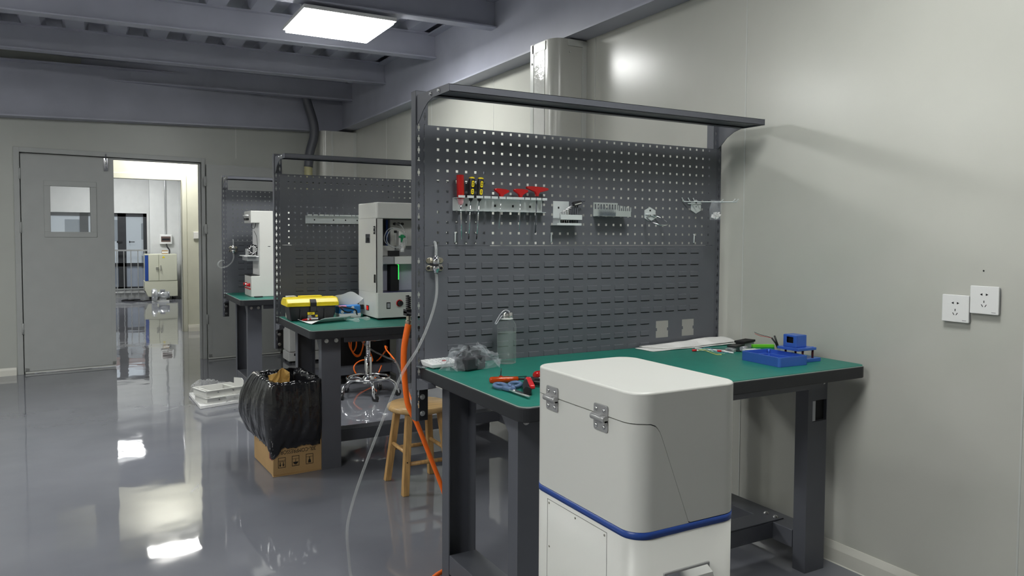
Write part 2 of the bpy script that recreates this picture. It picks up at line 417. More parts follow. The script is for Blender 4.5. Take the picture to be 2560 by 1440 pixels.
bar(WX0, WX1, WZ1 - .07, WZ1); bar(WX0, WX1, WZ0, WZ0 + .05); bar(WX0, WX1, .63, .70)
for x in (WX0, -2.06, -1.30, -.64, WX1 - .065): bar(x, x + (.065 if x in (WX0, WX1 - .065) else .15), WZ0, WZ1)
win = struct(f.build('window_1', WINF))
MB().box(WX0, WX1, 14.86, 14.866, .66, WZ1).build('pane', PANE, win)
MB().box(WX0, WX1, 14.86, 14.866, WZ0, .66).build('frosted_pane', FROST, win)
for x in (-.66, -.44): MB().cyl((x, 14.80, 1.13), (x + .10, 14.80, 1.13), .008, 8).box(x, x + .02, 14.80, 14.83, 1.11, 1.15).build('window_handle', DARK, win)
r = thing('window_railing', 'grey metal guard railing in front of the tall dark-framed window', 'railing', (-1.4, 14.72, 0))
MB().box(-1.3, 1.30, -.015, .015, .945, .975).build('top_rail', ALU, r)
MB().box(-1.3, 1.30, -.01, .01, .17, .19).build('bottom_rail', ALU, r)
for k in range(21):
    x = -1.28 + k * .1165 * 1.08
    if x < 1.29: MB().box(x - .008, x + .008, -.008, .008, .0, .945).build('baluster', ALU, r)
struct(MB().box(WX0, WX1, 14.74, 14.8, .10, WZ0).build('trim_3', WALLW))

# ceiling: profiled deck on steel beams
ds = MB(); x = -5.0; prof = []
while x < 1.6:
    prof += [(x, 3.02), (x + .11, 3.02), (x + .14, 2.955), (x + .27, 2.955), (x + .30, 3.02)]; x += .30
n = len(prof); vs = [(p[0], -5.0, p[1]) for p in prof] + [(p[0], 6.1, p[1]) for p in prof]
ds.add(vs, [(i, i + 1, n + i + 1, n + i) for i in range(n - 1)], False)
ds.box(-5.1, 1.6, -5.1, 6.1, 3.04, 3.1)
struct(ds.build('ceiling', CEIL))
mb = MB().box(1.315, 1.4645, -5.0, 5.97, 2.462, 2.474).box(1.384, 1.396, -5.0, 5.97, 2.474, 2.95).box(1.315, 1.4645, -5.0, 5.97, 2.94, 2.952)
struct(mb.build('trim_4', CEIL))
k = 0
for (yr, yl) in ((-3.62, -3.55), (-2.45, -2.37), (-1.28, -1.19), (-.11, -.01), (1.06, 1.18), (2.23, 2.37), (3.30, 3.50), (4.54, 4.71), (5.60, 5.80)):
    a = Vector((1.383, yr, 0)); b = Vector((-1.65, yl, 0)); d = (b - a).normalized(); L = 6.4; ang = math.atan2(d.y, d.x)
    m = MB().box(0, L, -.05, .05, 2.755, 2.764).box(0, L, -.004, .004, 2.764, 2.95).box(0, L, -.05, .05, 2.946, 2.955)
    o = m.build('trim_%d' % (5 + k), CEIL); o.location = a; o.rotation_euler = (0, 0, ang); struct(o); k += 1
sl = -.0375
def slope_box(m, y0, y1, za, zb, zaf=None):
    m.add([(u, y, z + sl * u) for u in (0, 6.4) for y in (y0, y1) for z in (za, zb)], [(0, 1, 3, 2), (4, 6, 7, 5), (0, 4, 5, 1), (2, 3, 7, 6), (0, 2, 6, 4), (1, 5, 7, 3)], False)
m = MB(); slope_box(m, .001, .15, 2.458, 2.470); slope_box(m, .06, .072, 2.47, 2.96); slope_box(m, .001, .15, 2.95, 2.962)
struct(far(m, 'trim_%d' % (5 + k), CEIL))

# clad columns on the right wall and in the far corner
def column(name, poly, z1, mats, strips, screws):
    o = MB().prism(poly, 0, z1, 'z', smooth=False).build(name, mats)
    for f_ in o.data.polygons: f_.use_smooth = False
    return struct(o)
arc = lambda cx, cy, r, a0, a1, n=10: [(cx + r * math.cos(math.radians(a0 + (a1 - a0) * i / n)), cy + r * math.sin(math.radians(a0 + (a1 - a0) * i / n))) for i in range(n + 1)]
poly = [(1.4645, 1.19)] + list(reversed(arc(1.315, 1.27, .08, 180, 270))) + [(1.235, 1.45), (1.4645, 1.45)]
c = MB().prism(poly, 0, 2.455, 'z', smooth=True)
c.mi(1).box(1.2325, 1.2350, 1.29, 1.425, .1, 2.41)
c.mi(2).box(1.2300, 1.2352, 1.415, 1.452, 0, 2.455).box(1.2300, 1.2345, 1.28, 1.43, 2.40, 2.45).box(1.430, 1.4640, 1.186, 1.19, 0, 2.45).box(1.33, 1.43, 1.178, 1.19, 2.415, 2.452)
for (x_, y_, z_) in ((1.4475, 1.185, 2.36), (1.345, 1.189, 2.38), (1.229, 1.433, 2.34)): c.box(x_ - .005, x_ + .005, y_ - .005, y_ + .005, z_ - .005, z_ + .005)
col1 = struct(c.build('trim_30', [COLUMN, SCUFF, TRIM]))
mod = col1.modifiers.new('edge', 'EDGE_SPLIT'); mod.split_angle = math.radians(30)
poly = [(1.4645, 5.70)] + list(reversed(arc(1.135, 5.765, .065, 180, 270))) + [(1.07, 6.0), (1.4645, 6.03)]
c = MB().prism(poly, 0, 2.43, 'z', smooth=True)
c.mi(1).box(1.43, 1.464, 5.696, 5.70, 0, 2.43).box(1.185, 1.205, 5.697, 5.70, 0, 2.43)
col2 = struct(c.build('trim_31', [COLUMN, TRIM])); mod = col2.modifiers.new('edge', 'EDGE_SPLIT'); mod.split_angle = math.radians(30)

# lamps
def make_lamp(name, label, loc, m, group=None, rod=.24):
    t = thing(name, label, 'ceiling light', loc, 0, group)
    a = .302
    fr = MB().box(-a, a, -a, -a + .016, -.012, .012).box(-a, a, a - .016, a, -.012, .012).box(-a, -a + .016, -a + .016, a - .016, -.012, .012).box(a - .016, a, -a + .016, a - .016, -.012, .012).box(-a + .01, a - .01, -a + .01, a - .01, .004, .012)
    fr.build('frame', WHITE, t)
    MB().box(-a + .016, a - .016, -a + .016, a - .016, -.030, .002).build('diffuser', m, t)  # drops below the frame: glowing sides added to light the ceiling
    for sx in (-.25, .25): MB().cyl((sx, 0, .012), (sx, 0, rod), .003, 6).build('suspension_rod', ALU, t)
    return t
L0 = make_lamp('ceiling_light', 'square white panel light glowing below the dark ceiling beams, the one in view', (.362, 2.540, 2.72), LAMPM, None)
make_lamp('ceiling_light', 'square panel light above the nearest green bench', (.362, -1.25, 2.72), LAMPN, None)
dup(L0, (-4.30, 2.45, 2.72), 'added fill panel light far out over the open floor before the double door')  # unseen lamp, added as fill for the room
dup(L0, (-4.30, -1.75, 2.72), 'added fill panel light far out over the open floor behind the camera')  # another unseen lamp put in only for fill light
dup(L0, (-2.15, 2.45, 2.72), 'square panel light over the open floor beside the benches')
dup(L0, (-2.15, -1.75, 2.72), 'square panel light over the open floor behind the camera')
make_lamp('ceiling_light', 'square panel light over the cream corridor, mirrored in the floor', (-.24, 7.83, 2.72), LAMPC, rod=.28)
LH = make_lamp('ceiling_light', 'square panel light over the far hall with the tall window', (-.62, 13.2, 2.72), LAMPH, rod=.48)
dup(LH, (-2.8, 11.6, 2.72), 'added fill panel light in the far hall away from the window')  # unseen extra lamp, added to brighten the hall

def facade(name, c):
    # plaster with rows of dark window openings
    m = mat(name, c, .9); nt = m.node_tree; b = nt.nodes['Principled BSDF']
    tc = nt.nodes.new('ShaderNodeTexCoord'); sp = nt.nodes.new('ShaderNodeSeparateXYZ'); cb = nt.nodes.new('ShaderNodeCombineXYZ'); br = nt.nodes.new('ShaderNodeTexBrick')
    nt.links.new(tc.outputs['Object'], sp.inputs[0]); nt.links.new(sp.outputs['X'], cb.inputs['X']); nt.links.new(sp.outputs['Z'], cb.inputs['Y']); nt.links.new(cb.outputs[0], br.inputs['Vector'])
    br.offset = 0; br.inputs['Scale'].default_value = 1; br.inputs['Brick Width'].default_value = 2.6; br.inputs['Row Height'].default_value = 3.0; br.inputs['Mortar Size'].default_value = .75; br.inputs['Mortar Smooth'].default_value = 0
    br.inputs['Color1'].default_value = (.16, .18, .20, 1); br.inputs['Color2'].default_value = (.22, .24, .26, 1); br.inputs['Mortar'].default_value = (*c, 1)
    nt.links.new(br.outputs['Color'], b.inputs['Base Color']); return m
# buildings seen through the hall window
for i, (x0, x1, y, h, c, lab) in enumerate(((-14, 2, 62, 7.5, (.55, .56, .56), 'pale apartment block seen faintly through the hall window'), (3, 22, 75, 12, (.50, .50, .50), 'taller grey block behind the pale one through the hall window'), (-40, -15, 70, 10, (.52, .53, .54), 'wide grey block farthest to the side through the hall window'))):
    t = thing('building', lab, 'building', ((x0 + x1) / 2, y, -9))
    wd = (x1 - x0) / 2; m = facade('facade_%d' % i, c)
    MB().box(-wd, wd, -4, 4, 0, h + 9).build('wall', m, t)
    if i == 0: MB().box(-wd - .3, wd + .3, -4.4, 4.4, h + 9, h + 9.6).build('parapet', mat('parapet_red', (.40, .22, .18), .8), t)
struct(MB().box(-80, 80, 16, 100, -9.3, -9).build('trim_40', mat('street', (.25, .25, .25), .9)))

# ================================================================== the three steel workbenches
PX, PZ = .038, .038
def peg_panel():
    xs = [-.053]; zs = []
    for i in range(36): xs += [i * PX - .0047, i * PX + .0047]
    xs += [1.373]
    zs = [1.2625]
    for j in range(11, -1, -1): zs += [1.69 - j * PZ - .0047, 1.69 - j * PZ + .0047]
    zs += [1.7005]
    hx = lambda x: abs(x / PX - round(x / PX)) * PX < .0046 and -.005 < x < 1.34
    hz = lambda z: abs((1.69 - z) / PZ - round((1.69 - z) / PZ)) * PZ < .0046
    m = MB().sheet(xs, zs, lambda x, z: hx(x) and hz(z), -.0012, 0)
    m.box(-.053, 1.373, 0, .018, 1.6993, 1.7005).box(-.053, 1.373, 0, .018, 1.2625, 1.2637)      # folded lips
    return m
def louvre_panel():
    pl = [(1.033, 1.103), (1.182, 1.252)]
    xs = [-.053, 1.373]; zs = [.776, .856, .886, .899, .930, 1.2610]
    for a, b in pl: xs += [a, a + .006, b - .006, b]
    xs = sorted(xs)
    def hole(x, z):
        for a, b in pl:
            if a < x < b and .856 < z < .930:
                return not (.886 < z < .899 and (x < a + .006 or x > b - .006))
        return False
    m = MB().sheet(xs, zs, hole, -.0012, 0)
    m.box(-.053, 1.373, 0, .015, 1.2598, 1.2610)
    for i in range(18):
        for j in range(9):
            if i >= 14 and j >= 6: continue
            x0 = .039 + i * .0698; x1 = x0 + .049; z1 = 1.2490 - j * .0510; z0 = z1 - .0205; y0, y1 = -.0012, -.0050
            m.add([(x0, y0, z1), (x1, y0, z1), (x0 + .0015, y1 + .0004, z1 - .0022), (x1 - .0015, y1 + .0004, z1 - .0022), (x0 + .0015, y1, z0), (x1 - .0015, y1, z0), (x0, y0, z0), (x1, y0, z0)],
                  [(0, 1, 3, 2), (2, 3, 5, 4), (0, 2, 4, 6), (1, 7, 5, 3), (4, 5, 7, 6)], False)
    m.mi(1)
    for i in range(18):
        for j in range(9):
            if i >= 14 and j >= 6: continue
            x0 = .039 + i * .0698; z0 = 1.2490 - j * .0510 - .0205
            m.box(x0 + .001, x0 + .048, -.0016, -.0008, z0 - .0035, z0)      # black strip: pressed slot and the shadow under each louvre, painted together
    return m
def post_mb(x0):
    # folded channel with two rows of keyhole slots, open at the back
    xa, xb = x0, x0 + .047; cols = (x0 + .012, x0 + .035); xs = {xa, xb}; zs = {.617, 1.822}
    rows = [1.731 - .0405 * k for k in range(-1, 27)]
    for c in cols: xs |= {c - .0048, c - .0020, c + .0020, c + .0048}
    for r_ in rows: zs |= {r_ - .0135, r_ - .005, r_ + .005, r_ + .0135}
    def hole(x, z):
        for c in cols:
            dx = abs(x - c)
            if dx > .0048: continue
            for r_ in rows:
                dz = abs(z - r_)
                if (dx < .002 and dz < .0135) or (dx < .0048 and dz < .005): return True
        return False
    m = MB().sheet(sorted(xs), sorted(zs), hole, .002, .0035)
    m.box(xa, xa + .0018, .002, .046, .617, 1.822).box(xb - .0018, xb, .002, .046, .617, 1.822).box(xa, xb, .002, .046, 1.8202, 1.822)
    return m
def channel(x0, x1, y0, y1, z0, z1, open_front, t=.004):
    if open_front: poly = [(x0, y0), (x0 + t, y0), (x0 + t, y1 - t), (x1 - t, y1 - t), (x1 - t, y0), (x1, y0), (x1, y1), (x0, y1)]
    else: poly = [(x0, y0), (x1, y0), (x1, y1), (x1 - t, y1), (x1 - t, y0 + t), (x0 + t, y0 + t), (x0 + t, y1), (x0, y1)]
    return MB().prism(poly, z0, z1, 'z')
def bolt(parent, p, axis, r=.0085, name='bolt'):
    m = MB()
    p = Vector(p); a = Vector(axis)
    m.cyl(p, p + a * .002, r * 1.35, 14).cyl(p + a * .002, p + a * .0065, r, 6).cyl(p + a * .0065, p + a * .0075, r * .55, 10)
    return m.build(name, BOLT, parent)
SHARED = {}
def shared(key, fn, name, mats, parent, loc, bevel=0.0):
    # the same sheet-metal panels are bolted on every bench
    if key not in SHARED:
        o = fn().build(name, mats, parent, bevel=bevel); SHARED[key] = o
    else:
        o = SHARED[key].copy(); o.name = name; COL.objects.link(o); o.parent = parent
    o.location = loc; return o
def workbench(label, loc, dz, cutout=False, front=-.760, ldx=0.0, ly=0.0):
    t = thing('workbench', label, 'workbench', loc)
    D = (0, 0, dz)
    top = MB().prism(rrect(-.070, 1.430, front, -.004, (.030, .030, .004, .004)), .772 + dz, .8155 + dz, 'z')
    tp = top.build('bench_top', EDGE, t, bevel=.010, seg=3)
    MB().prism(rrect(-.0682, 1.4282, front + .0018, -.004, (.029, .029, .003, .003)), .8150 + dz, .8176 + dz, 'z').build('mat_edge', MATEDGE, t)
    MB().prism(rrect(-.0665, 1.4265, front + .0035, -.004, (.028, .028, .003, .003)), .8155 + dz, .820 + dz, 'z').build('bench_mat', MATG, t, bevel=.0012)
    MB().box(.10 + ldx, 1.262 - ldx, front + .060, front + .078, .738 + dz, .772 + dz).build('front_rail', STEEL, t)
    MB().box(-.085, -.030, -.045, -.003, .8195 + dz, .8225 + dz).build('corner_plate', ZINC, t, bevel=.001)
    shared('peg', peg_panel, 'pegboard_panel', STEELD, t, D)
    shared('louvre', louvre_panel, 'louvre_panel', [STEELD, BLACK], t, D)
    shared('postl', lambda: post_mb(-.086), 'post', STEEL, t, D)
    shared('postr', lambda: post_mb(1.359), 'post', STEEL, t, D)
    for x in (-.0740, 1.3610):
        c = MB().box(x, x + .034, -.0025, .0015, .619 + dz, .732 + dz)
        cl = c.build('post_clamp', DARK, t, bevel=.001)
        for z in (.645, .706): bolt(cl, (x + .012, -.0025, z + dz), (0, -1, 0), .0075)
    for x, sx in ((-.0845, 1), (1.3575, -1)):
        g = MB().prism([(-.002, .733), (-.002, .776), (-.11, .776), (-.11, .757), (-.05, .742)], x + .0195 * 0, x + .03, 'x')
        g.v = [(a, b, c + dz) for a, b, c in g.v]
        g.build('top_bracket', STEEL, t)
    # lamp bar on two side arms
    MB().box(-.078, 1.376, -.278, -.140, 1.7985, 1.800).box(-.078, 1.376, -.278, -.2765, 1.776, 1.800).box(-.078, 1.376, -.1415, -.140, 1.776, 1.800).box(-.078, 1.376, -.278, -.255, 1.776, 1.7775).box(-.078, 1.376, -.165, -.140, 1.776, 1.7775).box(-.078, 1.376, -.256, -.164, 1.782, 1.7832).build('light_bar', STEEL, t, loc=D)
    for x in (-.0815, 1.3775):
        arm = [(.0, 1.700), (.0, 1.805)] + [(-.279, 1.8005), (-.279, 1.7755), (-.142, 1.7755)] + [(-.10, 1.765), (-.06, 1.745), (-.025, 1.715)]
        a = MB().prism(arm, x, x + .0025, 'x').build('bar_arm', STEEL, t, loc=D)
        for y in (-.13, -.20): bolt(a, (x, y, 1.789), (-1, 0, 0), .006)
    # legs: channels, front pair open to the back, rear pair open to the front
    X = ((-.010 + ldx, .097 + ldx), (1.265 - ldx, 1.372 - ldx)); ztop = .772 + dz
    for i, (a, b) in enumerate(X):
        if cutout and i == 1:
            m = MB().box(a, b, -.630, -.626, 0, .590).box(a, b, -.630, -.626, .672, ztop).box(a, 1.290, -.630, -.626, .590, .672).box(1.3685, b, -.630, -.626, .590, .672)
            m.box(a, a + .004, -.626, -.570, 0, ztop).box(b - .004, b, -.626, -.570, 0, ztop)
            lg = m.build('leg', STEEL, t)
            MB().box(1.2905, 1.308, -.6285, -.6262, .592, .670).build('switch_plate', GREYP, lg)
            MB().box(1.308, 1.367, -.618, -.575, .592, .670).build('switch_recess', BLACK, lg)
        else:
            lg = channel(a, b, -.630 + ly, -.570 + ly, 0, ztop, False).build('leg', STEEL, t)
        for x in (a + .028, a + .082): bolt(lg, (x, -.630 + ly, ztop - .030), (0, -1, 0))
        channel(a, b, -.125, -.065, 0, ztop, True).build('leg', STEEL, t)
        MB().box(a, b, -.566 + ly, -.129, .080, .150).build('bottom_rail', STEEL, t, bevel=.002)
        g = MB().prism([(-.570 + ly, ztop), (-.570 + ly, ztop - .075), (-.50 + ly, ztop - .004), (-.50 + ly, ztop)], a, a + .004, 'x').build('gusset', STEEL, t)
    st = MB().box(.098 + ldx, 1.264 - ldx, -.470, -.370, .086, .150).box(.03 + ldx, 1.330 - ldx, -.466, -.374, .1505, .1545).build('stretcher', STEEL, t, bevel=.0015)
    for x in (.055 + ldx, 1.305 - ldx):
        for y in (-.445, -.395): bolt(st, (x, y, .1545), (0, 0, 1))
    return t
B1 = workbench('nearest green-topped steel workbench with tools hung on its pegboard', (0, 0, 0), 0, True)
B2 = workbench('middle green-topped steel workbench carrying the yellow-lidded toolbox', (-.042, 2.241, 0), -.027, False, -.812, .030, -.050)
B3 = workbench('farthest green-topped steel workbench, in front of the folded-back door', (-.052, 4.309, 0), -.024, False, -.775, .012, -.015)

# ------------------------------------------------------------------ white hinged cabinet in the foreground
t = thing('instrument_cabinet', 'tall white instrument cabinet with blue band and hinged lid before the nearest bench', 'cabinet', (0, 0, 0))
CX0, CX1, CY0, CY1 = -.113, .197, -1.325, -.893
def loop(inset=0, r=.048, n=10): return rrect(CX0 + inset, CX1 - inset, CY0 + inset, CY1 - inset, max(.004, r - inset), n)
def seam(x):
    # height of the lid joint: level at the back, curving down the front to the blue band
    pts = [(-1, .8965), (-.090, .8965), (-.070, .8955), (-.056, .889), (-.045, .874), (-.036, .852), (.040, .6605), (1, .6605)]
    for (a, za), (b, zb) in zip(pts, pts[1:]):
        if a <= x <= b: return za + (zb - za) * (x - a) / (b - a)
def dense(lp):
    out = []
    for i in range(len(lp)):
        a, b = lp[i], lp[(i + 1) % len(lp)]; L = math.hypot(b[0] - a[0], b[1] - a[1]); k = max(1, int(L / .006)) if abs(a[1] - b[1]) < 1e-6 else 1
        out += [(a[0] + (b[0] - a[0]) * j / k, a[1] + (b[1] - a[1]) * j / k) for j in range(k)]
    return out
LP = dense(loop()); LI = [(p[0] + (.5 * (CX0 + CX1) - p[0]) * .03, p[1] + (.5 * (CY0 + CY1) - p[1]) * .022) for p in LP]
def shell(lo, hi, lo_lip=True, hi_lip=True):
    m = MB(); n = len(LP)
    vs = [(p[0], p[1], lo(p[0])) for p in LP] + [(p[0], p[1], hi(p[0])) for p in LP] + [(p[0], p[1], lo(p[0])) for p in LI] + [(p[0], p[1], hi(p[0])) for p in LI]
    fs = []
    for i in range(n):
        j = (i + 1) % n
        if hi(LP[i][0]) - lo(LP[i][0]) < .001 and hi(LP[j][0]) - lo(LP[j][0]) < .001: continue
        fs.append((i, j, n + j, n + i))
        if lo_lip: fs.append((2 * n + i, 2 * n + j, j, i))
        if hi_lip: fs.append((n + i, n + j, 3 * n + j, 3 * n + i))
    walls = [f for f in fs if max(f) < 2 * n]; lips = [f for f in fs if max(f) >= 2 * n]
    m.add(vs, walls, True); m.add(vs, lips, False); return m
lid = shell(lambda x: seam(x) + .0012, lambda x: .960, True, False)
n = 10; R0 = .005
rings = [[(p[0], p[1]) for p in dense(loop(R0 * (1 - math.cos(a))))] for a in [math.pi / 2 * k / 4 for k in range(5)]]
cnt = len(LP)
vs = []; hs = [.960 + R0 * math.sin(math.pi / 2 * k / 4) for k in range(5)]
for k in range(5):
    f_ = R0 * (1 - math.cos(math.pi / 2 * k / 4))
    cx, cy = (CX0 + CX1) / 2, (CY0 + CY1) / 2
    for p in LP:
        d = Vector((p[0] - cx, p[1] - cy)); sx = (abs(d.x) - f_ * min(1, abs(d.x) / .10)) / max(abs(d.x), 1e-6); sy = (abs(d.y) - f_ * min(1, abs(d.y) / .15)) / max(abs(d.y), 1e-6)
        vs.append((cx + d.x * sx, cy + d.y * sy, hs[k]))
lid.add(vs, [(k * cnt + i, k * cnt + (i + 1) % cnt, (k + 1) * cnt + (i + 1) % cnt, (k + 1) * cnt + i) for k in range(4) for i in range(cnt)], True)
lid.add(vs[4 * cnt:], [tuple(range(cnt))], False)
lid.build('lid', CREAM2, t)
shell(lambda x: .6605, lambda x: seam(x) - .0012, False, True).build('upper_body', CREAM2, t)
MB().prism(loop(.006), .640, .955, 'z', smooth=True).build('inner_liner', DARK, t)
MB().prism(loop(-.001), .6445, .6600, 'z', smooth=True).build('blue_band', BLUE, t)
lb = MB().prism(loop(.0), .045, .6445, 'z', smooth=True).build('lower_body', CREAM2, t)
s_ = MB()
for (y0, y1, z0, z1) in ((-.9705, -.9690, .07, .633), (-1.2265, -1.2250, .07, .633), (-1.2265, -.969, .632, .6335)): s_.box(CX0 - .0004, CX0 + .001, y0, y1, z0, z1)
s_.build('panel_joint', mat('joint_grey', (.25, .25, .24), .6), lb)
for (y, z) in ((-.978, .624), (-1.0975, .624), (-1.217, .624), (-.98, .513), (-1.217, .513), (-.98, .30), (-1.217, .30)):
    MB().cyl((CX0 + .001, y, z), (CX0 - .0008, y, z), .0028, 10).build('rivet', BRASS, lb)
hd = MB().box(-.034, .100, CY0 - .006, CY0 - .0005, .455, .563).build('handle', HINGE, t, bevel=.002)
k_ = MB(); pr_ = [(-.006, .558), (-.024, .548), (-.030, .530), (-.030, .512), (-.026, .512), (-.026, .528), (-.021, .544), (-.006, .552)]
k_.prism([(CY0 + p[0], p[1]) for p in pr_], -.026, .092, 'x', smooth=False); k_.build('grip', CHROME, hd)
for (x, y) in ((-.07, -1.27), (.15, -1.27), (-.07, -.94), (.15, -.94)):
    c_ = MB().cyl((x, y - .010, .0235), (x, y + .010, .0235), .0235, 18).mi(1).box(x - .014, x + .014, y - .016, y + .016, .040, .045).box(x - .012, x + .012, y - .016, y - .012, .02, .045).box(x - .012, x + .012, y + .012, y + .016, .02, .045)
    c_.build('caster', [DARK, ZINC], t)
def hinge(yc, zc):
    h = MB().prism(rrect(yc - .027, yc + .027, zc + .004, zc + .030, (.001, .001, .006, .006), 4), CX0 - .0035, CX0 - .0002, 'x')
    h.prism(rrect(yc - .027, yc + .027, zc - .031, zc - .004, (.006, .006, .001, .001), 4), CX0 - .0035, CX0 - .0002, 'x')
    h.cyl((CX0 - .0075, yc - .017, zc), (CX0 - .0075, yc + .027, zc), .0075, 16).cyl((CX0 - .0078, yc - .027, zc), (CX0 - .0078, yc - .0178, zc), .0082, 16)
    h.box(CX0 - .012, CX0 - .0002, yc - .012, yc + .025, zc + .002, zc + .008).box(CX0 - .012, CX0 - .0002, yc - .027, yc - .0185, zc - .012, zc - .002)
    o = h.build('hinge', HINGE, t, bevel=.0012)
    for (dy, dz_) in ((-.015, .018), (.015, .018), (-.015, -.020), (.015, -.020)):
        MB().lathe([(0, .0032), (.003, .0030), (.0048, .0016), (.0052, 0)], 12, (CX0 - .0035, yc + dy, zc + dz_), Matrix.Rotation(-math.pi / 2, 3, 'Y')).build('screw', BOLT, o)
hinge(-.9915, .894); hinge(-1.2005, .8905)

# ================================================================== tools hung on the nearest pegboard
def rail_rack(label, loc):
    t = thing('tool_rack', label, 'rack', loc)
    p = MB().box(0, .387, -.0035, -.0015, 0, .046)
    for i in range(4):
        x = (.048, .170, .249, .326)[i]
        p.box(x + .012, x + .0125, -.0036, -.0015, .01, .04)
    p.build('back_plate', ZINCW, t, bevel=.0006)
    holes = MB()
    for x in (.056, .177, .255, .332): MB().box(x - .004, x + .004, -.0042, -.0034, .017, .026).build('keyhole', BLACK, t)
    m = MB(); xs = [.003, .039, .077, .109, .140, .173, .204, .232, .259, .285, .311, .336, .362]
    m.box(0, .395, -.012, -.0015, .046, .0475).box(0, .395, -.012, -.0015, -.0015, 0)
    for i, x in enumerate(xs): m.box(x, x + (.027 if i < 8 else .022), -.046, -.011, .046, .0475).box(x, x + (.027 if i < 8 else .022), -.0475, -.046, .046, .055).box(x, x + (.027 if i < 8 else .022), -.040, -.011, -.0015, 0)
    m.build('slotted_lip', ZINCW, t)
    return t
R1 = rail_rack('pale slotted tool rail holding the screwdrivers and red hex drivers', (.058, 0, 1.393))
rail_rack('empty pale slotted tool rail on the middle pegboard above the toolbox', (.060, 2.241, 1.372))

def tilt(o, dx, dz): o.rotation_euler = (0, math.atan2(dx, dz), 0)
t = thing('screwdriver', 'tall clear-red handled screwdriver, first in the slotted rail', 'screwdriver', (.082, -.029, 1.286))
MB().cyl((0, 0, 0), (0, 0, .17), .0031, 10).lathe([(.0006, -.003), (.0024, .004), (.0031, .012)], 8).build('shaft', CHROME, t)
h = MB(); 
h.prism([(.0142 * (1 if i % 2 else .86) * math.cos(math.pi * i / 6), .0142 * (1 if i % 2 else .86) * math.sin(math.pi * i / 6)) for i in range(12)], .150, .238, 'z')
h.build('handle', REDT, t, bevel=.002)
MB().lathe([(.007, .128), (.0105, .134), (.0122, .150)], 14).build('clear_collar', mat('clear_plastic_red', (.75, .35, .38), .1, trans=.5), t)
tilt(t, -.006, .24)
def dog_driver(label, x, dx):
    t = thing('screwdriver', label, 'screwdriver', (x, -.030, 1.290))
    MB().cyl((0, 0, .012), (0, 0, .15), .0026, 10).build('shaft', CHROME, t)
    MB().cyl((0, 0, -.004), (0, 0, .016), .0024, 10, .0027).build('dark_tip', DARK, t)
    MB().lathe([(.0055, .140), (.0085, .148), (.0098, .165), (.0085, .176), (.0115, .196), (.0125, .212), (.0112, .222)], 18).build('handle', DARK, t)
    MB().lathe([(.0110, .2215), (.0108, .226), (.0060, .2285), (0, .229)], 18).build('yellow_cap', YELL, t)
    for z0, z1 in ((.190, .214), (.163, .184)):
        g = MB(); a = math.radians(-95)
        for k in range(7):
            pass
        g.prism([(p[0], p[1]) for p in rrect(-.0048, .0048, z0, z1, .0046, 6)], -.0132, -.0070, 'y')
        g.mi(1).prism(rrect(-.0018, .0018, (z0 + z1) / 2 + .001, z1 - .005, .0017, 4), -.0136, -.0130, 'y').prism(rrect(-.0018, .0018, z0 + .005, (z0 + z1) / 2 - .001, .0017, 4), -.0136, -.0130, 'y')
        g.build('yellow_grip', [YELL, DARK], t)
    tilt(t, dx, .229); return t
dog_driver('black and yellow screwdriver beside the tall red one', .111, .013)
dog_driver('black and yellow screwdriver next to the red T-handles', .144, .017)
def t_driver(label, x, w, ztop, ztip, tip_dx, r):
    H = ztop - ztip
    t = thing('hex_driver', label, 'hex key', (x + tip_dx, -.030, ztip))
    MB().cyl((0, 0, 0), (0, 0, H - .020), r, 6).build('shaft', STEEL if r > .002 else CHROME, t)
    n = 14; m = MB(); pts = []; a = w / 2
    prof = [(-.0055, -.036), (.0055, -.036), (.006, -.028), (.010, -.020), (a * .72, -.0125), (a * .96, -.0085), (a, -.004), (a * .95, 0), (a * .5, .002), (-a * .5, .002), (-a * .95, 0), (-a, -.004), (-a * .96, -.0085), (-a * .72, -.0125), (-.010, -.020), (-.006, -.028)]
    m.prism([(p[0], p[1] + H) for p in prof], -.0065, .0065, 'y')
    m.build('t_handle', REDT, t, bevel=.003, seg=3)
    tilt(t, -tip_dx, H); return t
t_driver('smallest red T-handled hex driver in the slotted rail', .250, .064, 1.477, 1.326, -.012, .0013)
t_driver('middle red T-handled hex driver in the slotted rail', .333, .064, 1.479, 1.320, -.006, .0016)
t_driver('largest red T-handled hex driver at the end of the slotted rail', .407, .100, 1.490, 1.311, -.008, .0028)

t = thing('hex_key_holder', 'pale stepped metal holder filled with black hex keys', 'holder', (.497, 0, 1.344))
MB().box(0, .075, -.0035, -.0015, .028, .096).mi(1).box(.022, .029, -.004, -.0034, .066, .074).build('back_plate', [ZINCW, BLACK], t)
MB().box(0, .102, -.060, -.0585, .020, .041).box(0, .102, -.060, -.0015, .020, .0212).build('front_shelf', ZINCW, t)
MB().box(-.012, .104, -.052, -.0015, -.0012, 0).box(-.012, .104, -.0535, -.052, -.0012, .008).box(0, .004, -.052, -.0015, 0, .026).build('lower_shelf', ZINCW, t)
for i in range(9):
    x = .512 + i * .0105; r = .0011 + i * .00036; zt = 1.392 + i * .0062; L = .012 + i * .0026
    pts = smooth_path([(x, -.030, 1.346), (x, -.030, zt - .006), (x + .002, -.0305, zt), (x + .006, -.032, zt + .0015), (x + L, -.036, zt + .0025)], 4)
    k = MB().tube(pts, r, 6).build('hex_key', STEEL if i > 4 else BOLT)
    tag(k, ['thinnest hex key in the stepped holder, a hair-thin steel pin', 'second thinnest steel hex key in the stepped holder', 'third thinnest steel hex key in the stepped holder', 'slim steel hex key, fourth from the thin end of the holder', 'middle steel hex key of the stepped holder', 'dark hex key just thicker than the middle one in the holder', 'dark hex key third from the thick end of the holder', 'dark hex key second from the thick end of the holder', 'thickest dark hex key in the stepped holder'][i], 'hex key', 'hex keys in the stepped holder')
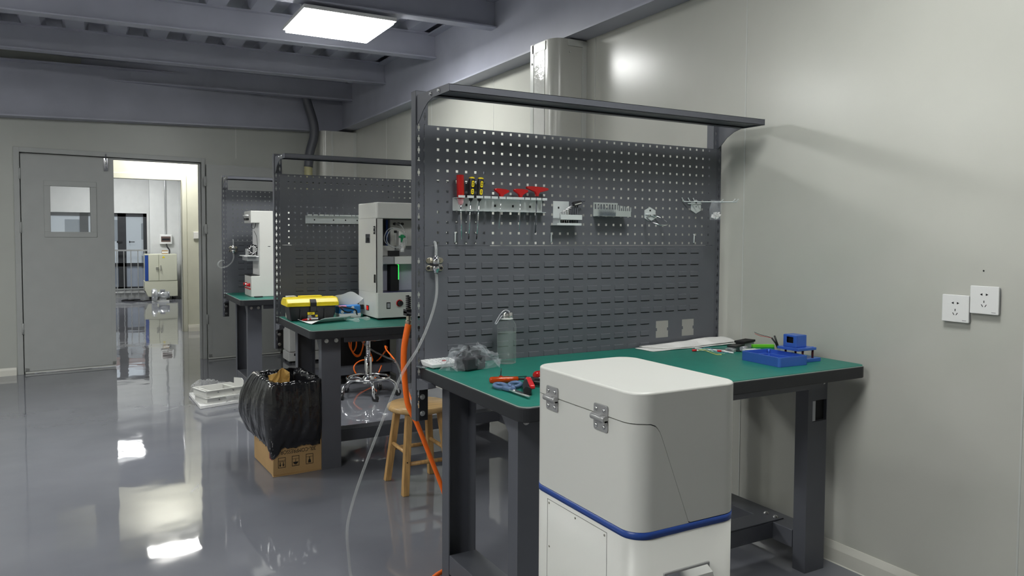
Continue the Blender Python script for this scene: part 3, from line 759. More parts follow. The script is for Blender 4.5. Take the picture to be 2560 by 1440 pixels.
t = thing('folding_key_set', 'black chunky folding key set leaning out above the hex key holder', 'tool', (.588, -.036, 1.432))
MB().prism(rrect(-.020, .022, -.0085, .0085, .008, 5), -.008, .008, 'y').build('body', DARK, t, bevel=.002)
MB().prism(rrect(-.016, .018, -.0045, .0, .002, 3), -.010, -.0078, 'y').build('steel_strip', CHROME, t)
t.rotation_euler = (0, math.radians(-14), 0)

t = thing('wrench_rack', 'bent zinc wrench rack with comb slots beside the ring hook', 'rack', (.692, 0, 1.383))
m = MB(); m.box(0, .125, -.0035, -.0015, 0, .030)
for i in range(9): m.box(i * .0145, i * .0145 + .0072, -.0035, -.0015, .030, .050)
m.box(0, .125, -.0035, -.0015, .050, .057)
m.build('back_comb', ZINC, t)
MB().box(0, .150, -.065, -.0015, -.0012, 0).build('base_plate', ZINC, t)
m = MB(); R_ = Matrix.Rotation(math.radians(0), 3, 'Z')
m.box(.070, .150, -.065, -.0638, 0, .022)
for i in range(8): m.box(.070 + i * .0105, .070 + i * .0105 + .005, -.065, -.0638, .022, .046 - i * .0012)
m.box(.148, .150, -.065, -.0015, 0, .020)
m.build('front_comb', ZINC, t)

def hook_plate(t, w=.060, h=.062):
    a = w / 2; b = h / 2
    p = MB().prism([(-a, -b * .55), (0, -b), (a, -b * .55), (a, b * .55), (0, b), (-a, b * .55)], -.0045, -.0015, 'y').mi(1).box(-.004, .004, -.0052, -.0044, b * .42, b * .66).box(-.0025, .0025, -.0052, -.0044, -.003, .001)
    return p.build('back_plate', [ZINCW, BLACK], t)
t = thing('ring_hook', 'chrome ring hook on a pale hexagonal plate', 'hook', (.990, 0, 1.396))
hook_plate(t); MB().cyl((-.028, -.0065, 0), (.030, -.0065, 0), .0028, 10).build('cross_bar', ZINCW, t)
pts = []
for k in range(29):
    a = math.pi * 2 * k / 28
    pts.append((.001 + .044 * math.sin(a), -.052 + .044 * math.cos(a), -.004 - (.044 - .044 * math.cos(a)) * .50))
MB().tube(pts, .0030, 10).build('ring', CHROME, t)
t = thing('prong_hook', 'pale plate hook with three long prongs near the wall', 'hook', (1.252, 0, 1.436))
hook_plate(t, .058, .062)
MB().cyl((-.05, -.0065, .012), (.030, -.0065, .012), .0025, 10).build('cross_bar', ZINCW, t)
for i, (x0, y0, x1, y1) in enumerate(((-.077, -.012, .040, -.190), (-.040, -.010, .010, -.150), (-.010, -.010, .064, -.185))):
    z = .020
    p = smooth_path([(x0 - .010, y0 + .004, z + .018), (x0 - .003, y0, z + .004), (x0 + .008, y0 - .010, z), (x1 - .008, y1 + .012, z - .004), (x1, y1, z - .003), (x1 + .005, y1 - .008, z + .008)], 5)
    MB().tube(p, .0024, 8).build('prong', ZINCW, t)
t = thing('parts_bag', 'small clear bag of white clips hanging from the prong hook', 'bag', (1.236, -.145, 1.374))
m = MB(); nx, nz = 8, 10; vs = []
for s_ in (-1, 1):
    for i in range(nx + 1):
        for k in range(nz + 1):
            u = i / nx; v = k / nz
            vs.append((-.033 + .066 * u + .003 * math.sin(9 * v + 3 * u), s_ * .010 * math.sin(math.pi * u) * (1.15 - v) + .003 * math.sin(7 * u + 5 * v), .085 * v))
fs = [(s_ * (nx + 1) * (nz + 1) + i * (nz + 1) + k, s_ * (nx + 1) * (nz + 1) + (i + 1) * (nz + 1) + k, s_ * (nx + 1) * (nz + 1) + (i + 1) * (nz + 1) + k + 1, s_ * (nx + 1) * (nz + 1) + i * (nz + 1) + k + 1) for s_ in (0, 1) for i in range(nx) for k in range(nz)]
m.add(vs, fs, True); m.build('film', BAGC, t)
for (x, z, a) in ((-.014, .012, .3), (.006, .010, -.4), (.016, .022, .9), (-.004, .024, 1.4)):
    MB().box(-.008, .008, -.004, .004, -.005, .005).box(-.008, -.004, -.004, .004, .005, .010).box(.004, .008, -.004, .004, .005, .010).build('clip', WHITE, t).matrix_local = Matrix.Translation((x, 0, z)) @ Matrix.Rotation(a, 4, 'Y')
for (x, lab) in ((.068, 'pale locking pin low on the pegboard under the screwdrivers'), (.489, 'pale locking pin low on the pegboard under the hex key holder'), (1.243, 'pale locking pin low on the pegboard under the prong hook')):
    tag(MB().tube([(x, .004, 1.311), (x, -.0042, 1.311), (x, -.0046, 1.306), (x - .0005, -.0046, 1.281), (x, -.0042, 1.276), (x, .004, 1.276)], .0030, 8).build('locking_pin', ZINCW), lab, 'pin', 'locking pins on the nearest pegboard')

# gas shut-off fittings with their tubes
def gas_fitting(label, loc):
    t = thing('gas_fitting', label, 'fitting', loc)
    for z in (0, -.028):
        c = MB().prism(rrect(-.034, .034, z - .0105, z + .0105, .0104, 6), -.005, -.0015, 'y').build('clamp_plate', BRASS, t, bevel=.0008)
        for x in (-.025, .025): MB().cyl((x, -.005, z), (x, -.0085, z), .0055 if z < 0 else .0042, 12).build('screw', DARK if z < 0 else BRASS, c)
    MB().lathe([(.006, .020), (.009, .018), (.011, .010), (.014, .006), (.014, -.008), (.0125, -.012), (.0125, -.017), (.0145, -.021), (.0145, -.032), (.010, -.038), (.009, -.044)], 18, (0, -.016, 0)).build('valve_body', CHROME, t)
    MB().lathe([(.0135, -.011), (.0150, -.012), (.0150, -.018), (.0135, -.019)], 18, (0, -.016, 0)).build('black_ring', DARK, t)
    MB().box(.004, .018, -.032, -.022, -.020, -.012).build('release_tab', CHROME, t)
    MB().tube(smooth_path([(0, -.016, .018), (0, -.016, .030), (.001, -.014, .048), (.001, -.004, .066), (.001, .010, .070)], 5), [.0052] * 21, 10).build('stub_tube', TUBEG, t)
    return t
gas_fitting('nickel gas fitting clamped beside the near pegboard post, feeding the long clear hose', (-.0145, 0, 1.207))
gas_fitting('nickel gas fitting on the farthest bench with a short looped tube', (-.055, 4.308, 1.185))
o = MB().tube(smooth_path([(-.0145, -.016, 1.164), (-.012, -.018, 1.130), (-.024, -.040, 1.072), (-.056, -.060, .995), (-.110, -.080, .900), (-.166, -.070, .811), (-.215, -.020, .656), (-.285, .040, .419), (-.313, .080, .279), (-.315, .10, .199), (-.296, .14, .090), (-.279, .17, .014), (-.26, .12, .007), (-.2, -.1, .007), (-.12, -.42, .007)], 8), .0050, 10).build('clear_hose', CLEAR)
tag(o, 'long clear hose sweeping from the near gas fitting down to the floor', 'hose')
o = MB().tube(smooth_path([(-.055, 4.292, 1.142), (-.055, 4.28, 1.10), (-.075, 4.25, 1.06), (-.12, 4.20, 1.03), (-.175, 4.16, 1.02), (-.20, 4.14, 1.045), (-.185, 4.14, 1.075), (-.15, 4.16, 1.08)], 8), .0055, 10).build('clear_hose', CLEAR)
tag(o, 'short clear tube curling under the farthest gas fitting', 'hose')
t = thing('air_hose', 'thick bright orange air hose hanging behind the nearest bench post', 'hose', (0, 0, 0))
pth = smooth_path([(-.069, .12, .962), (-.084, .12, .888), (-.088, .12, .827), (-.084, .12, .750), (-.074, .12, .665), (-.055, .12, .616), (-.035, .12, .578), (.019, .12, .443), (.072, .12, .305), (.12, .12, .16), (.15, .11, .05), (.14, .09, .014), (.08, .06, .013), (.0, .02, .013), (-.05, -.04, .013), (-.07, -.16, .013), (-.05, -.3, .013)], 8)
MB().tube(pth, [.0128 - .0045 * min(1, i / 70) for i in range(len(pth))], 12).build('hose', ORANGE, t)
MB().lathe([(.0095, .955), (.0095, .966), (.0125, .968), (.0125, .976), (.009, .978), (.0085, 1.0), (.011, 1.002), (.011, 1.012), (.006, 1.016), (.006, 1.024)], 16, (-.069, .12, 0)).build('coupling', BRASS, t)
m = MB(); pts = [(-.069 + .0085 * math.cos(a * .9), .12 + .0085 * math.sin(a * .9), 1.02 + a * .0011) for a in range(0, 48)]
m.tube(pts, .0028, 6).build('spring_guard', DARK, t)
MB().box(-.084, -.066, .046, .135, 1.005, 1.012).box(-.084, -.062, .1, .135, .996, 1.02).build('bracket', DARK, t)
o = MB().tube(smooth_path([(1.10, 3.95, .17), (1.08, 3.8, .22), (1.0, 3.4, .36), (.916, 3.2, .414), (.84, 2.95, .42), (.70, 2.4, .44), (.50, 1.7, .475), (.345, 1.25, .505), (.25, .9, .47), (.24, .85, .40)], 8), .0055, 8).build('orange_tube', ORANGE)
tag(o, 'thin orange tube stretched under the middle bench towards the stool', 'hose')
o = MB().tube(smooth_path([(.346, 2.08, .70), (.346, 2.0, .638), (.410, 2.0, .578), (.467, 1.9, .543), (.454, 1.7, .548), (.372, 1.4, .538), (.274, 1.1, .545), (.20, .85, .555), (.12, .6, .56), (.03, .3, .60), (-.04, .10, .66)], 8), .0058, 8).build('white_tube', TUBEG)
tag(o, 'pale grey tube drooping from the middle bench past the wooden stool', 'hose')

# ================================================================== things lying on the nearest bench
ZT = .820
t = thing('calculator', 'white desk calculator by the near bench corner', 'calculator', (-.062, -.090, ZT), math.radians(6))
MB().add([(.006, .004, .003), (.150, .004, .003), (.150, .082, .003), (.006, .082, .003), (0, 0, .018), (.156, 0, .018), (.156, .088, .024), (0, .088, .024)], [(0, 1, 5, 4), (1, 2, 6, 5), (2, 3, 7, 6), (3, 0, 4, 7), (4, 5, 6, 7), (3, 2, 1, 0)], False).build('body', WHITE, t, bevel=.003, seg=3)
kk = MB()
for i in range(6):
    for j in range(4):
        MB().box(.012 + i * .017, .025 + i * .017, .012 + j * .017, .024 + j * .017, .0185 + j * .0013, .0225 + j * .0013).build('key', RED if (i, j) == (3, 1) else PAPER, t, bevel=.001)
MB().box(.118, .150, .010, .078, .0200, .0255).build('display', GREYP, t)
for x, y in ((.02, .012), (.13, .012), (.02, .07), (.13, .07)): MB().cyl((x, y, 0), (x, y, .004), .005, 10).build('foot', DARK, t)

t = thing('bagged_adapter', 'clear plastic bag with a black power adapter and cable inside', 'bag', (.062, -.135, ZT))
ad = MB().box(-.048, .048, -.034, .034, .002, .046).build('adapter', ADAPT, t, bevel=.006, seg=3)
ad.matrix_local = Matrix.Translation((.0, -.012, .002)) @ Matrix.Rotation(.35, 4, 'Z')
ad2 = MB().box(-.036, .030, -.014, .014, 0, .046).build('plug_block', ADAPT, t, bevel=.005, seg=3)
ad2.matrix_local = Matrix.Translation((.014, .008, .034)) @ Matrix.Rotation(.2, 4, 'Z') @ Matrix.Rotation(.25, 4, 'Y')
MB().tube(smooth_path([(-.035, -.005, .035), (-.045, .0, .05), (-.02, .01, .062), (.0, .005, .052), (-.03, .005, .040), (-.05, -.01, .02)], 6), .004, 8).build('cable', ADAPT, t)
random.seed(11)
m = MB(); nu, nv = 36, 14; vs = []
for v in range(nv + 1):
    for u in range(nu):
        a = 2 * math.pi * u / nu; f = v / nv
        R_ = (.086 + .020 * math.cos(2 * a + .3) + .010 * math.cos(3 * a)) * math.cos(f * math.pi / 2) ** .75
        if v < 3: R_ *= 1 + .10 * (abs(math.cos(a - .25)) ** 8)
        j = .006 * math.sin(5 * a + 9 * f) + .005 * math.sin(11 * a - 7 * f) + random.uniform(-.003, .003)
        vs.append(((R_ + j) * math.cos(a), (R_ + j) * .62 * math.sin(a) - .004, max(.0015, .004 + .074 * math.sin(f * math.pi / 2) + (j if v > 1 else 0))))
m.add(vs, [(v * nu + u, v * nu + (u + 1) % nu, (v + 1) * nu + (u + 1) % nu, (v + 1) * nu + u) for v in range(nv) for u in range(nu)], False)
for (p, q, r_) in (((.03, .03, .06), (.055, .04, .092), (.10, .015, .045)), ((.09, -.01, .03), (.145, .02, .024), (.10, -.05, .004)), ((.04, .04, .05), (.10, .015, .045), (.145, .02, .026)), ((-.06, -.02, .05), (-.10, -.03, .03), (-.07, -.06, .004))):
    m.add([p, q, r_], [(0, 1, 2)], False)
m.build('bag_film', BAGC, t)

t = thing('water_bottle', 'clear glass water bottle with steel cap standing against the panel', 'bottle', (.243, -.088, ZT))
MB().lathe([(0, .0005), (.030, .0005), (.0345, .003), (.0360, .010), (.0360, .136), (.0345, .146), (.0290, .156), (.0250, .161), (.0240, .166), (.0215, .166)], 40, sharp=75).build('glass_body', GLASS, t)
MB().lathe([(0, .0080), (.029, .0085), (.0335, .0125), (.0339, .118), (0, .118)], 40, sharp=60).build('water', WATER, t)
MB().tube([(.0342 * math.cos(a), .0342 * math.sin(a), .1175) for a in [2 * math.pi * k / 40 for k in range(40)]], .0011, 6, closed=True).build('water_line', GLASS, t)
MB().tube([(.0325 * math.cos(a), .0325 * math.sin(a), .0042) for a in [2 * math.pi * k / 40 for k in range(40)]], .0030, 8, closed=True).build('base_ring', GLASS, t)
MB().lathe([(.0235, .1665), (.0245, .168), (.0240, .172)], 32).build('silicone_ring', WHITE, t)
MB().lathe([(.0240, .172), (.0235, .190), (.0225, .193), (0, .1935)], 32, sharp=50).build('steel_cap', CHROME, t)
MB().lathe([(.0245, .176), (.0248, .178), (.0248, .181), (.0245, .183)], 32).build('cap_band', BOLT, t)
pth = smooth_path([(.010, -.004, .1945), (-.004, -.006, .201), (-.018, -.008, .199), (-.034, -.010, .186), (-.050, -.012, .164), (-.055, -.012, .154), (-.050, -.012, .153), (-.036, -.010, .170), (-.026, -.008, .180), (-.0245, -.006, .179)], 6)
MB().tube(pth, .0022, 8).build('carry_strap', GREYP, t)

def lying(name, label, cat, p0, p1, z=ZT):
    a = Vector(p0); b = Vector(p1); d = b - a
    return thing(name, label, cat, (a.x, a.y, z), math.atan2(d.y, d.x)), d.length
t, L_ = lying('voltage_tester', 'orange see-through handled screwdriver lying on the green mat', 'screwdriver', (.006, -.408), (.145, -.452))
MB().lathe([(0, 0), (.006, .001), (.0095, .004), (.0105, .010), (.0105, .062), (.0092, .070), (.0092, .092), (.0078, .096), (0, .096)], 12, (0, 0, .0108), Matrix.Rotation(math.pi / 2, 3, 'Y')).build('handle', ORNT, t)
MB().cyl((.030, 0, .0108), (.090, 0, .0108), .0042, 10).build('core', CHROME, t)
MB().cyl((.096, 0, .0108), (.150, 0, .0085), .0040, 10).build('shaft', DARK, t)
t, L_ = lying('hex_driver', 'small red T-handle hex driver lying across the orange screwdriver', 'hex key', (.047, -.411), (.150, -.425))
MB().cyl((0, 0, .001), (0, .0, .018), .0085, 14).cyl((0, 0, .018), (0, 0, .022), .006, 10).build('hub', REDT, t)
MB().cyl((.0, .0, .022), (.003, .004, .046), .0016, 8).build('upright_bit', DARK, t)
MB().cyl((.008, .002, .014), (.100, .022, .010), .0014, 8).build('long_bit', DARK, t)
t, L_ = lying('screwdriver', 'clear red screwdriver handle half hidden by the white cabinet', 'screwdriver', (.168, -.420), (.268, -.397))
MB().lathe([(0, 0), (.008, .001), (.0125, .006), (.0135, .014), (.0135, .085), (.010, .096), (.010, .108), (0, .108)], 12, (0, 0, .014), Matrix.Rotation(math.pi / 2, 3, 'Y')).build('handle', REDT, t)
MB().cyl((.108, 0, .014), (.19, 0, .012), .0032, 10).build('shaft', CHROME, t)

t = thing('pliers', 'black pliers with red and black grips lying open on the green mat', 'pliers', (.104, -.500, ZT))
def grip(p, w0, w1, zz, m_, nm, R=0):
    path = smooth_path(p, 5); n_ = len(path); b = MB()
    b.tube([(q[0], q[1], zz + .013) for q in path], [w0 + (w1 - w0) * math.sin(math.pi * min(1, (i + 2) / n_) * .8) for i in range(n_)], 12)
    return b.build(nm, m_, t)
grip([(-.012, -.014), (-.030, -.040), (-.055, -.085), (-.088, -.140)], .009, .015, .003, DARK, 'black_grip')
g = MB(); g.prism([(-.020, -.010), (-.006, -.020), (-.034, -.082), (-.062, -.142), (-.078, -.138), (-.054, -.080)], .019, .0315, 'z'); g.build('red_grip', RED, t, bevel=.004, seg=3)
MB().cyl((0, 0, .004), (0, 0, .026), .017, 20).mi(1).cyl((0, 0, .026), (0, 0, .028), .006, 14).build('joint', [DARK, CHROME], t)
MB().prism([(.008, .012), (.060, .006), (.085, -.004), (.085, -.010), (.055, -.014), (.008, -.014)], .006, .022, 'z').build('jaw', DARK, t, bevel=.002)
MB().prism([(.0, -.012), (.03, -.035), (.075, -.060), (.10, -.072), (.095, -.088), (.06, -.072), (.015, -.045), (-.008, -.018)], .004, .020, 'z').build('lower_grip', DARK, t, bevel=.004)
tx = text_mesh('goso', .016, PAPER, t, 'lettering'); tx.location = (.048, -.003, .0224); tx.rotation_euler = (0, 0, math.radians(-4))

t = thing('scissors', 'scissors with dusty blue loop handles beside the red pliers', 'scissors', (.001, -.574, ZT))
def loop_handle(cx, cy, rx, ry, ang, tail):
    pts = [(cx + rx * math.cos(a) * math.cos(ang) - ry * math.sin(a) * math.sin(ang), cy + rx * math.cos(a) * math.sin(ang) + ry * math.sin(a) * math.cos(ang), .009) for a in [2 * math.pi * k / 24 for k in range(24)]]
    MB().tube(pts, .0062, 10, closed=True).tube([(p[0], p[1], .009) for p in tail], [.008, .0085, .007], 10).build('handle', NAVY, t)
loop_handle(-.002, .074, .033, .018, math.radians(78), [(-.008, .044), (-.004, .02), (.000, .004)])
loop_handle(.048, .070, .034, .018, math.radians(52), [(.026, .044), (.014, .022), (.006, .004)])
for s_, a in ((-1, -.02), (1, .035)):
    b = MB().prism([(-.008, .006), (.008, .006), (.0075, -.03), (.004, -.085), (.0005, -.108), (-.002, -.106), (-.006, -.06), (-.008, -.02)], .006 + .0022 * (s_ > 0), .0080 + .0022 * (s_ > 0), 'z').build('blade', BOLT, t)
    b.rotation_euler = (0, 0, a)
MB().cyl((0, -.012, .0100), (0, -.012, .0125), .0045, 14).build('pivot_screw', CHROME, t)

# folded foam cloth by the wall end of the panel
t = thing('foam_cloth', 'folded white foam cloth lying along the foot of the panel', 'cloth', (.9, -.03, ZT))
def cloth(nm, poly, z0, th, amp, ph):
    m = MB(); nx, ny = 26, 8; top = []; bot = []
    for i in range(nx + 1):
        for j in range(ny + 1):
            u = i / nx; v = j / ny
            a = Vector(poly[0]).lerp(Vector(poly[1]), u); b = Vector(poly[3]).lerp(Vector(poly[2]), u); p = a.lerp(b, v)
            z = z0(u, v) + amp * (math.sin(9 * u + ph) * .5 + math.sin(17 * u + 4 * v + ph) * .3 + .2 * math.sin(31 * u)) * (.25 + u)
            z = max(.0008, z); top.append((p.x + .004 * math.sin(13 * v + u * 20), p.y + .004 * math.sin(15 * u + ph), z + th)); bot.append((p.x, p.y, max(.0005, z)))
    m.add(top + bot, [], True); N = len(top); o_ = len(m.v) - 2 * N
    for i in range(nx):
        for j in range(ny):
            a, b, c, d = i * (ny + 1) + j, (i + 1) * (ny + 1) + j, (i + 1) * (ny + 1) + j + 1, i * (ny + 1) + j + 1
            m.f += [(o_ + a, o_ + b, o_ + c, o_ + d), (o_ + N + d, o_ + N + c, o_ + N + b, o_ + N + a)]; m.m += [0, 0]; m.s += [True, True]
    edge = [i * (ny + 1) for i in range(nx + 1)] + [nx * (ny + 1) + j for j in range(1, ny + 1)] + [i * (ny + 1) + ny for i in range(nx - 1, -1, -1)] + [j for j in range(ny - 1, 0, -1)]
    for k in range(len(edge)):
        a, b = edge[k], edge[(k + 1) % len(edge)]; m.f.append((o_ + a, o_ + N + a, o_ + N + b, o_ + b)); m.m.append(0); m.s.append(True)
    return m.build(nm, CLOTH, t)
cloth('lower_fold', [(.0, .005), (.50, .016), (.525, -.098), (.012, -.100)], lambda u, v: .001 + .002 * u, .003, .002, 0)
cloth('upper_fold', [(.030, .012), (.49, .022), (.528, -.088), (.10, -.094)], lambda u, v: .0055 + .014 * u * math.sin(math.pi * min(1, v + .25)) + .004 * u, .003, .003, 1.3)

# electronic odds and ends
def rod(name, label, cat, p0, p1, r, m, z=None, tip=None):
    a = Vector((p0[0], p0[1], ZT + (z or r))); b = Vector((p1[0], p1[1], ZT + (z or r)))
    o = MB().cyl(a, b, r, 10).build(name, m); tag(o, label, cat); return o
t = thing('wire_lead', 'thin coloured jumper lead with red plug nearest the white cabinet', 'wire', (1.074, -.200, ZT))
MB().cyl((-.006, .004, .005), (.010, -.004, .005), .0045, 10).build('red_plug', RED, t)
MB().cyl((.010, -.004, .005), (.018, -.008, .005), .003, 10).build('clear_sleeve', PAPER, t)
for i, (m_, dy) in enumerate(((mat('yellow_wire', (.75, .70, .15), .4), 0), (mat('green_wire', (.25, .55, .30), .4), .012), (mat('blue_wire', (.10, .35, .45), .4), .024))):
    MB().tube(smooth_path([(.016, -.007, .005), (.02 + dy, -.035, .010 + dy * .4), (.02 + dy * 1.4, -.07, .006), (.015 + dy * 2.2, -.115 + dy, .003), (.03 + dy * 2.6, -.13 + dy, .003)], 6), .0013, 6).build('wire', m_, t)
t = thing('wire_lead', 'white sleeved lead with red plug, farther from the cabinet', 'wire', (1.155, -.262, ZT))
MB().cyl((-.006, .004, .005), (.008, -.006, .005), .0048, 10).build('red_plug', RED, t)
MB().cyl((.008, -.006, .005), (.020, -.062, .004), .0035, 10).build('white_sleeve', WHITE, t)
MB().tube(smooth_path([(-.006, .004, .005), (-.03, .03, .004), (-.05, .07, .003)], 5), .0012, 6).build('wire', PAPER, t)
rod('plastic_rod', 'slim white plastic rod lying on the mat by the wires', 'rod', (1.125, -.150), (1.205, -.285), .0035, WHITE)
rod('steel_rod', 'thin dark rod lying alongside the white plastic rod', 'rod', (1.155, -.150), (1.250, -.315), .0028, DARK)
def module(name, label, cat, loc, rz, parts, **k):
    t = thing(name, label, cat, (loc[0], loc[1], ZT), rz)
    for nm, bx, m in parts: MB().box(*bx).build(nm, m, t, bevel=.0012)
    return t
module('valve_block', 'small black topped valve block with pale barrel on the mat', 'component', (1.235, -.270), .35, [('base', (-.045, .045, -.012, .012, .001, .018), GREYP), ('black_top', (-.030, .060, -.020, .020, .0185, .026), DARK), ('foot_block', (-.045, -.025, -.02, .02, .001, .014), ALU)])
tt = [o for o in COL.objects if o.name == 'valve_block'][0]
MB().cyl((.005, -.030, .012), (.038, -.036, .012), .010, 14).build('barrel', GREYP, tt)
module('relay_box', 'flat black relay box standing behind the other parts', 'component', (1.335, -.232), .30, [('body', (-.046, .046, -.020, .020, .001, .026), GREYP), ('black_lid', (-.050, .050, -.024, .024, .0265, .036), BLACK)])
module('circuit_board', 'green circuit board with white connectors behind the blue tray', 'component', (1.290, -.330), -.25, [('board', (-.055, .045, -.025, .025, .001, .004), GREEN), ('white_connector', (-.05, .01, -.012, .012, .0045, .014), WHITE), ('dark_socket', (-.052, -.040, -.022, -.012, .0045, .012), DARK), ('grey_socket', (.012, .035, -.02, .015, .0045, .012), GREYP)])
module('terminal_strip', 'bright lime green terminal strip among the loose parts', 'component', (1.372, -.305), -.45, [('strip', (-.052, .042, -.010, .010, .012, .024), LIME), ('base', (-.052, .042, -.012, .012, .001, .012), GREEN)])
module('sensor_block', 'small grey metal block beside the blue stand', 'component', (1.400, -.395), -.3, [('body', (-.030, .022, -.012, .012, .001, .020), GREYP), ('end_cap', (.022, .034, -.010, .010, .001, .016), ALU)])
t = thing('cable_tail', 'two short black cable tails with thin red wires sticking up', 'wire', (1.395, -.365, ZT))
MB().tube([(0, 0, .006), (-.012, .006, .035), (-.030, .012, .058)], .0036, 8).build('black_sleeve', DARK, t)
MB().tube([(.004, .002, .006), (-.004, .006, .035), (-.014, .012, .066)], .0036, 8).build('black_sleeve', DARK, t)
MB().tube(smooth_path([(-.030, .012, .058), (-.05, .02, .062), (-.08, .03, .068), (-.105, .035, .078)], 5), .0009, 6).build('red_wire', RED, t)
MB().tube(smooth_path([(-.030, .012, .058), (-.05, .02, .065), (-.08, .03, .073), (-.108, .035, .084)], 5), .0009, 6).build('dark_wire', DARK, t)

t = thing('tray', 'blue anodised rectangular tray on the green bench near the wall', 'tray', (1.083, -.648, ZT), math.radians(-2.5))
TW, TD, TH = .146, .200, .036
out_ = rrect(0, TW, 0, TD, .010, 5); inn = rrect(.006, TW - .006, .006, TD - .006, .006, 5); led = rrect(.018, TW - .018, .018, TD - .018, .006, 5)
m = MB(); n_ = len(out_)
rings = [[(p[0], p[1], 0) for p in out_], [(p[0], p[1], TH) for p in out_], [(p[0], p[1], TH) for p in inn], [(p[0], p[1], .020) for p in inn], [(p[0], p[1], .020) for p in led], [(p[0], p[1], .006) for p in led]]
m.add([p for r_ in rings for p in r_], [(k * n_ + i, k * n_ + (i + 1) % n_, (k + 1) * n_ + (i + 1) % n_, (k + 1) * n_ + i) for k in range(5) for i in range(n_)] + [tuple(range(n_)), tuple(5 * n_ + i for i in range(n_))], False)
m.build('body', ANOD, t, bevel=.0012)
for x, y in ((.012, .012), (TW - .012, .012), (.012, TD - .012), (TW - .012, TD - .012), (.012, TD * .5)): MB().cyl((x, y, .0195), (x, y, .034), .0045, 12).build('screw_boss', ANOD, t)
t = thing('camera_stand', 'blue anodised box raised on a four-post stand by the wall', 'stand', (1.297, -.560, ZT))
MB().box(-.052, .048, -.058, .075, 0, .014).build('base_plate', ANOD, t, bevel=.0015)
MB().box(-.080, .022, -.058, .045, .046, .056).build('upper_plate', ANOD, t, bevel=.0015)
for x, y in ((-.044, -.048), (.012, -.048), (-.044, .034), (.012, .034)): MB().cyl((x, y, .014), (x, y, .046), .0042, 12).mi(1).cyl((x, y, .056), (x, y, .058), .004, 10).build('post', [WINE, ANOD], t)
hb = MB(); x0, x1, y0, y1, z0, z1 = -.064, -.006, -.034, .030, .056, .103
hb.sheet([y0, y0 + .016, y1 - .016, y1], [z0, z0 + .016, z1 - .008, z1], lambda a, b: y0 + .016 < a < y1 - .016 and z0 + .016 < b < z1 - .008, 0, .004)
hb.v = [(x0 + v[1], y0 + y1 - v[0], v[2]) for v in hb.v]
hb.box(x0 + .004, x1, y0, y0 + .004, z0, z1).box(x0 + .004, x1, y1 - .004, y1, z0, z1).box(x0 + .004, x1, y0 + .004, y1 - .004, z1 - .004, z1).box(x1 - .004, x1, y0 + .004, y1 - .004, z0, z1 - .004)
hb.build('housing', ANOD, t, bevel=.002)
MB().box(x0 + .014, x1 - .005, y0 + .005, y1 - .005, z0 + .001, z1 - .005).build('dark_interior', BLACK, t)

# ================================================================== sockets on the right wall
def socket(label, yc, zc):
    t = thing('wall_socket', label, 'socket', (1.4630, yc, zc), 0, None)
    a = .0465
    MB().prism(rrect(-a + .002, a - .002, -a + .001, a - .003, .004, 4), -.009, -.0002, 'x').build('back_box', GREYP, t)
    MB().prism(rrect(-a, a, -a, a, .003, 4), -.0155, -.009, 'x').build('face_plate', WHITE, t, bevel=.002)
    s_ = MB()
    x0, x1 = -.0160, -.0152
    for sy in (-1, 1):
        MB().prism([(sy * .0055, .0145), (sy * .0055, .0225), (sy * .0100, .0205), (sy * .0135, .0185), (sy * .0100, .0165)], x0, x1, 'x').build('slot', BLACK, t)
        MB().prism([(sy * .0058 + p[0], p[1] - .0185) for p in ((-.0012 - sy * .0025, -.0040), (.0012 - sy * .0025, -.0040), (.0012 + sy * .0025, .0040), (-.0012 + sy * .0025, .0040))], x0, x1, 'x').build('slot', BLACK, t)
    MB().box(x0, x1, -.0013, .0013, -.0090, -.0015).build('slot', BLACK, t)
    MB().box(x0, x1, -.0385, -.0250, -.0400, -.0382).build('maker_mark', mat('grey_mark', (.25, .25, .27), .5), t)
    return t
socket('lower white five-hole wall socket, the one nearer the bench', -1.0790, 1.0610)
socket('higher white five-hole wall socket, the one farther from the bench', -1.1745, 1.0965)
wr = bpy.data.objects['wall_right']
MB().cyl((1.4640, -1.161, 1.193), (1.4652, -1.161, 1.193), .0028, 10).build('screw_hole', BLACK, wr)

# ================================================================== things on the middle bench
Z2 = .7932
t = thing('toolbox', 'black toolbox with yellow lid on the middle bench', 'toolbox', (-.118, 1.905, Z2), math.radians(-1.5))
W_, D_ = .272, .150
m = MB(); m.add([(.012, .012, 0), (W_ - .012, .012, 0), (W_ - .012, D_ - .012, 0), (.012, D_ - .012, 0), (.0, 0, .088), (W_, 0, .088), (W_, D_, .088), (0, D_, .088)], [(0, 1, 5, 4), (1, 2, 6, 5), (2, 3, 7, 6), (3, 0, 4, 7), (4, 5, 6, 7), (3, 2, 1, 0)], False)
m.build('body', DARK, t, bevel=.006, seg=3)
r_ = MB()
for x in (.065, .205): MB().box(x - .004, x + .004, -.004, .004, .012, .070).build('body_rib', DARK, t, bevel=.001)
m = MB().prism([(-.014, .086), (-.014, .106), (.016, .128), (.035, .134), (D_ - .035, .134), (D_ - .016, .128), (D_ + .014, .106), (D_ + .014, .086)], -.016, W_ + .016, 'x')
m.build('lid', YELL, t, bevel=.006, seg=3)
MB().box(.012, .108, -.0165, -.010, .098, .110).build('lid_panel', YELL, t, bevel=.002)
MB().box(W_ - .108, W_ - .012, -.0165, -.010, .098, .110).build('lid_panel', YELL, t, bevel=.002)
MB().prism([(-.002, .052), (-.012, .054), (-.021, .085), (-.021, .108), (.0, .1285), (.004, .125), (-.012, .104), (-.012, .086)], W_ / 2 - .018, W_ / 2 + .018, 'x').build('latch', DARK, t, bevel=.002)
MB().prism([(.045, .134), (.05, .143), (D_ - .05, .143), (D_ - .045, .134)], .07, W_ - .07, 'x').build('handle_recess', YELL, t, bevel=.002)
